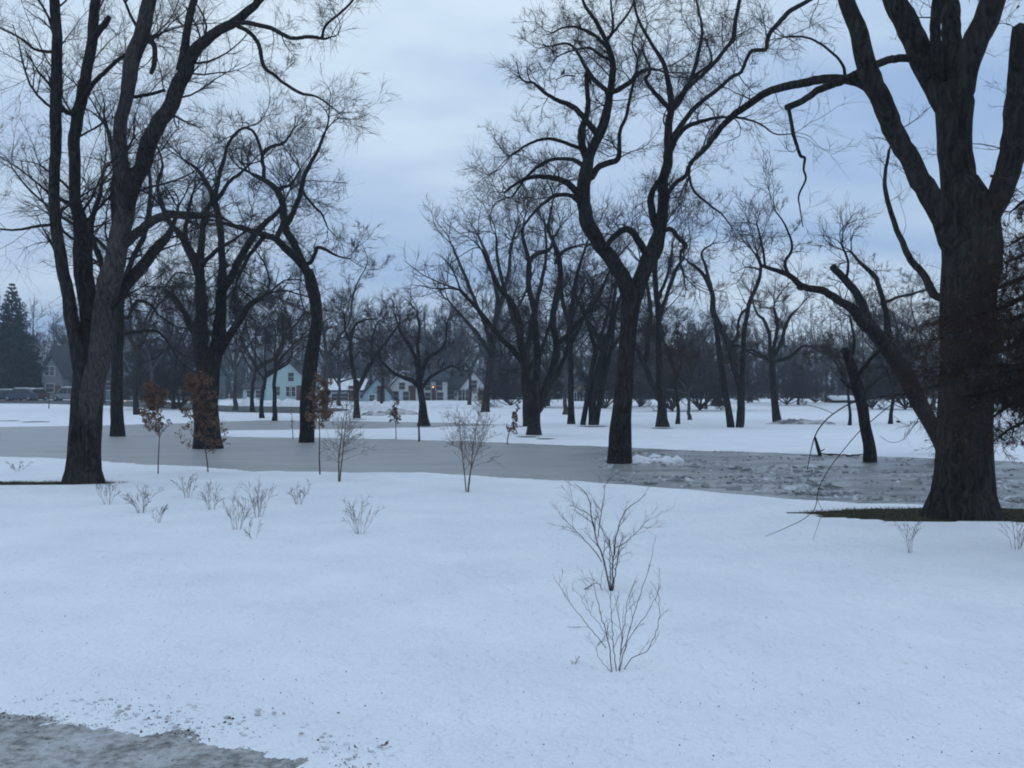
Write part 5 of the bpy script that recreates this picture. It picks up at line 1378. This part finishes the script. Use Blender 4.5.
# broken ice and snow crumbs on the rough side of the pond
rng = np.random.default_rng(650)
mb = MB(); m = 0
while m < 1500:
    px, py = rng.uniform(600, 1060), rng.uniform(450, 510)
    c = G(px, py, WATER)
    if sdf(np.array([c[0]]), np.array([c[1]]), POND)[0] < .3: continue
    if noise.noise(Vector((c[0] * .5, c[1] * .35, 4))) < .02 and rng.random() < .85: continue
    k = int(rng.integers(5, 8)); r = rng.uniform(.015, .075) * (1 if rng.random() < .93 else 2.2); th = np.sort(rng.uniform(0, 6.28, k))
    h = rng.uniform(.008, .035); tl = rng.normal(size=2) * .25
    x, y = c[0] + r * np.cos(th), c[1] + r * np.sin(th) * .8
    zt = WATER + h + (x - c[0]) * tl[0] + (y - c[1]) * tl[1]
    v = np.concatenate([np.stack([x, y, np.full(k, WATER - .02)], 1), np.stack([x * .96 + c[0] * .04, y * .96 + c[1] * .04, zt], 1)])
    qd = [(i, (i + 1) % k, k + (i + 1) % k, k + i) for i in range(k)]
    t = [(k, k + i, k + i + 1) for i in range(1, k - 1)]
    mb.add(v, qd, t); m += 1
kind(mb.build('broken_ice', 'ice_chunk', None, None, smooth=False), 'stuff')
mb = MB()
for k in range(60):                       # crumbled snow crust trailing off the pond tree's foot
    px = 628 + rng.gamma(1.2, 18); py = 461.5 + rng.normal() * 1.2
    if px > 692: continue
    c = G(px, py, WATER); r = rng.uniform(.05, .16)
    bm = bmesh.new(); bmesh.ops.create_icosphere(bm, subdivisions=1, radius=r)
    mb.add([(c[0] + v.co.x * 1.4, c[1] + v.co.y, WATER + v.co.z * .7 * (1 + .4 * rng.normal())) for v in bm.verts], None, [[v.index for v in f.verts] for f in bm.faces]); bm.free()
kind(mb.build('ice_crumbs', 'snow_pile', None, None, smooth=False), 'stuff')

# ------------------------------------------------------------------ bits on the near snow
rng = np.random.default_rng(660)
mb = MB(); n = 420
px = rng.uniform(-60, 1080, n); py = 500 + 265 * rng.uniform(0, 1, n) ** .8
pos = []
for a, b in zip(px, py):
    c = G(a, b)
    if sdf(np.array([c[0]]), np.array([c[1]]), PATH)[0] > 0: continue
    pos.append((c[0], c[1], float(gz(c[0], c[1])) + .008))
mb.leaves(np.array(pos), .006, rng)
kind(mb.build('leaf_litter', 'debris'), 'stuff')

mb = MB()
for k in range(170):                      # frozen clods along the edge of the slushy path
    t = rng.uniform(0, 1); a = PATH[0] * (1 - t) + PATH[4] * t if False else None
    i = int(rng.integers(0, 4)); f = rng.uniform(0, 1)
    e = PATH[i] * (1 - f) + PATH[i + 1] * f
    off = abs(rng.normal()) * .16 - .03
    d = nrm(np.array([.35, 1.0])); c = e + d * off * (1 if rng.random() < .8 else -1)
    r = rng.uniform(.004, .014)
    bm = bmesh.new(); bmesh.ops.create_icosphere(bm, subdivisions=2, radius=r)
    z = float(gz(c[0], c[1])) + r * .15
    s = rng.uniform(0, 50)
    vs_ = []
    for v in bm.verts:
        q = 1 + .45 * noise.noise(v.co * 40 + Vector((s, 0, 0)))
        vs_.append((c[0] + v.co.x * q * 1.3, c[1] + v.co.y * q, z + v.co.z * q * .7))
    mb.add(vs_, None, [[v.index for v in f_.verts] for f_ in bm.faces]); bm.free()
kind(mb.build('frozen_clods_rubble', 'snow_clod'), 'stuff')

mb = MB(); pos = []
for k in range(1100):
    i = int(rng.integers(0, 4)); f = rng.uniform(0, 1)
    c = PATH[i] * (1 - f) + PATH[i + 1] * f + nrm(np.array([.35, 1.0])) * (rng.exponential(.16) - .12)
    pos.append((c[0], c[1]))
pos = np.array(pos); zz_ = np.maximum(gz(pos[:, 0], pos[:, 1]), np.where(sdf(pos[:, 0], pos[:, 1], PATH) > 0, -.016, -1))
r_ = rng.uniform(.0015, .0045, len(pos)) * np.where(rng.random(len(pos)) < .06, 2.2, 1)
oc = np.array([[1, 0, 0], [0, 1, 0], [-1, 0, 0], [0, -1, 0], [0, 0, .8], [0, 0, -.8]], float)
v = np.c_[pos, zz_ + .002][:, None] + oc[None] * r_[:, None, None] * rng.uniform(.6, 1.4, (len(pos), 6, 1))
tt = np.array([[0, 1, 4], [1, 2, 4], [2, 3, 4], [3, 0, 4], [1, 0, 5], [2, 1, 5], [3, 2, 5], [0, 3, 5]])
mb.add(v, None, (np.arange(len(pos))[:, None, None] * 6 + tt[None]).reshape(-1, 3))
kind(mb.build('road_grit_debris', 'debris', None, None, smooth=False), 'stuff')

def fallen_leaf(label, px, py, s, rz):
    c = G(px, py); z = float(gz(c[0], c[1]))
    mb = MB()
    o = [(-1, 0, .1), (-.5, .45, .35), (0, .3, .1), (.45, .55, .5), (1, .1, .9), (.5, -.3, .3), (0, -.25, .05), (-.5, -.4, .3)]
    v = [(0, 0, 0)] + o
    t = [(0, i, i % 8 + 1) for i in range(1, 9)]
    v = [(x * s, y * s, zz * s * .9) for x, y, zz in v]
    v += [(-1.9 * s, .1 * s, .3 * s), (-1 * s, .04 * s, .12 * s), (-1 * s, -.06 * s, .1 * s)]
    t.append((9, 10, 11))
    mb.add(v, None, t)
    ob = mb.build('fallen_leaf', 'dead_leaf', None, None, smooth=False); ob.location = (c[0], c[1], z + .012); ob.rotation_euler.z = rz
    tag(ob, label, 'leaf', 'dead leaves lying on the snow')
fallen_leaf('curled brown leaf upright on the snow near the slushy path tip', 385, 750, .024, .7)
fallen_leaf('small flat dark leaf just beside the curled leaf', 356, 752, .016, 2.2)
fallen_leaf('dark scrap of leaf at the very end of the slushy path edge', 301, 738, .014, 4.0)
fallen_leaf('rust leaf caught by the short shrub at the grass tip', 1011, 503, .055, .4)

# ------------------------------------------------------------------ a bird perched in the pond tree
c = P(564, 74, 24.0)
mb = MB()
rad = [(-.20, .006, .0), (-.12, .02, .0), (-.07, .045, .012), (0, .062, .03), (.06, .05, .055), (.095, .034, .08), (.12, .036, .10), (.145, .026, .10), (.16, .010, .095), (.18, .002, .092)]
pl = np.array([[[a, 0, z + .03] for a, r, z in rad]])
mb.tubes(pl, np.array([[r for a, r, z in rad]]), 10)
for s_ in (-.02, .02):
    mb.tubes(np.array([[[0.01, s_, .02], [0.015, s_, -.03], [.02, s_, -.06]]]), np.array([[.008, .006, .006]]), 5)
o = mb.build('bird', 'car_dark'); o.location = tuple(c); o.rotation_euler = (0, -.7, .2); o.scale = (.62, .62, .62)
tag(o, 'small dark bird perched on a high branch of the pond tree', 'bird')
mb = MB(); mb.tubes(np.array([[P(575, 76, 24.6), P(569, 75.5, 24.3), P(564, 75.8, 24.0), P(556, 80, 23.9)]]), np.array([[.022, .018, .016, .008]]), 6)
pond_tree = [o for o in bpy.data.objects if o.get('label', '').startswith('dark gnarled tree forking high')][0]
b = mb.build('limb', 'twig', pond_tree, pond_tree.location)

# ------------------------------------------------------------------ the dusk air
m = bpy.data.materials.new('haze'); m.use_nodes = True
t = m.node_tree
for n in list(t.nodes): t.nodes.remove(n)
o_ = t.nodes.new('ShaderNodeOutputMaterial'); v_ = t.nodes.new('ShaderNodeVolumePrincipled')
v_.inputs['Color'].default_value = (.72, .84, 1, 1); v_.inputs['Density'].default_value = .0009
t.links.new(v_.outputs[0], o_.inputs['Volume'])
M['haze'] = m
mb = MB(); mb.box(-1000, 1000, -60, 1600, -1.6, 32)
kind(mb.build('haze', 'haze', None, None, smooth=False), 'stuff')
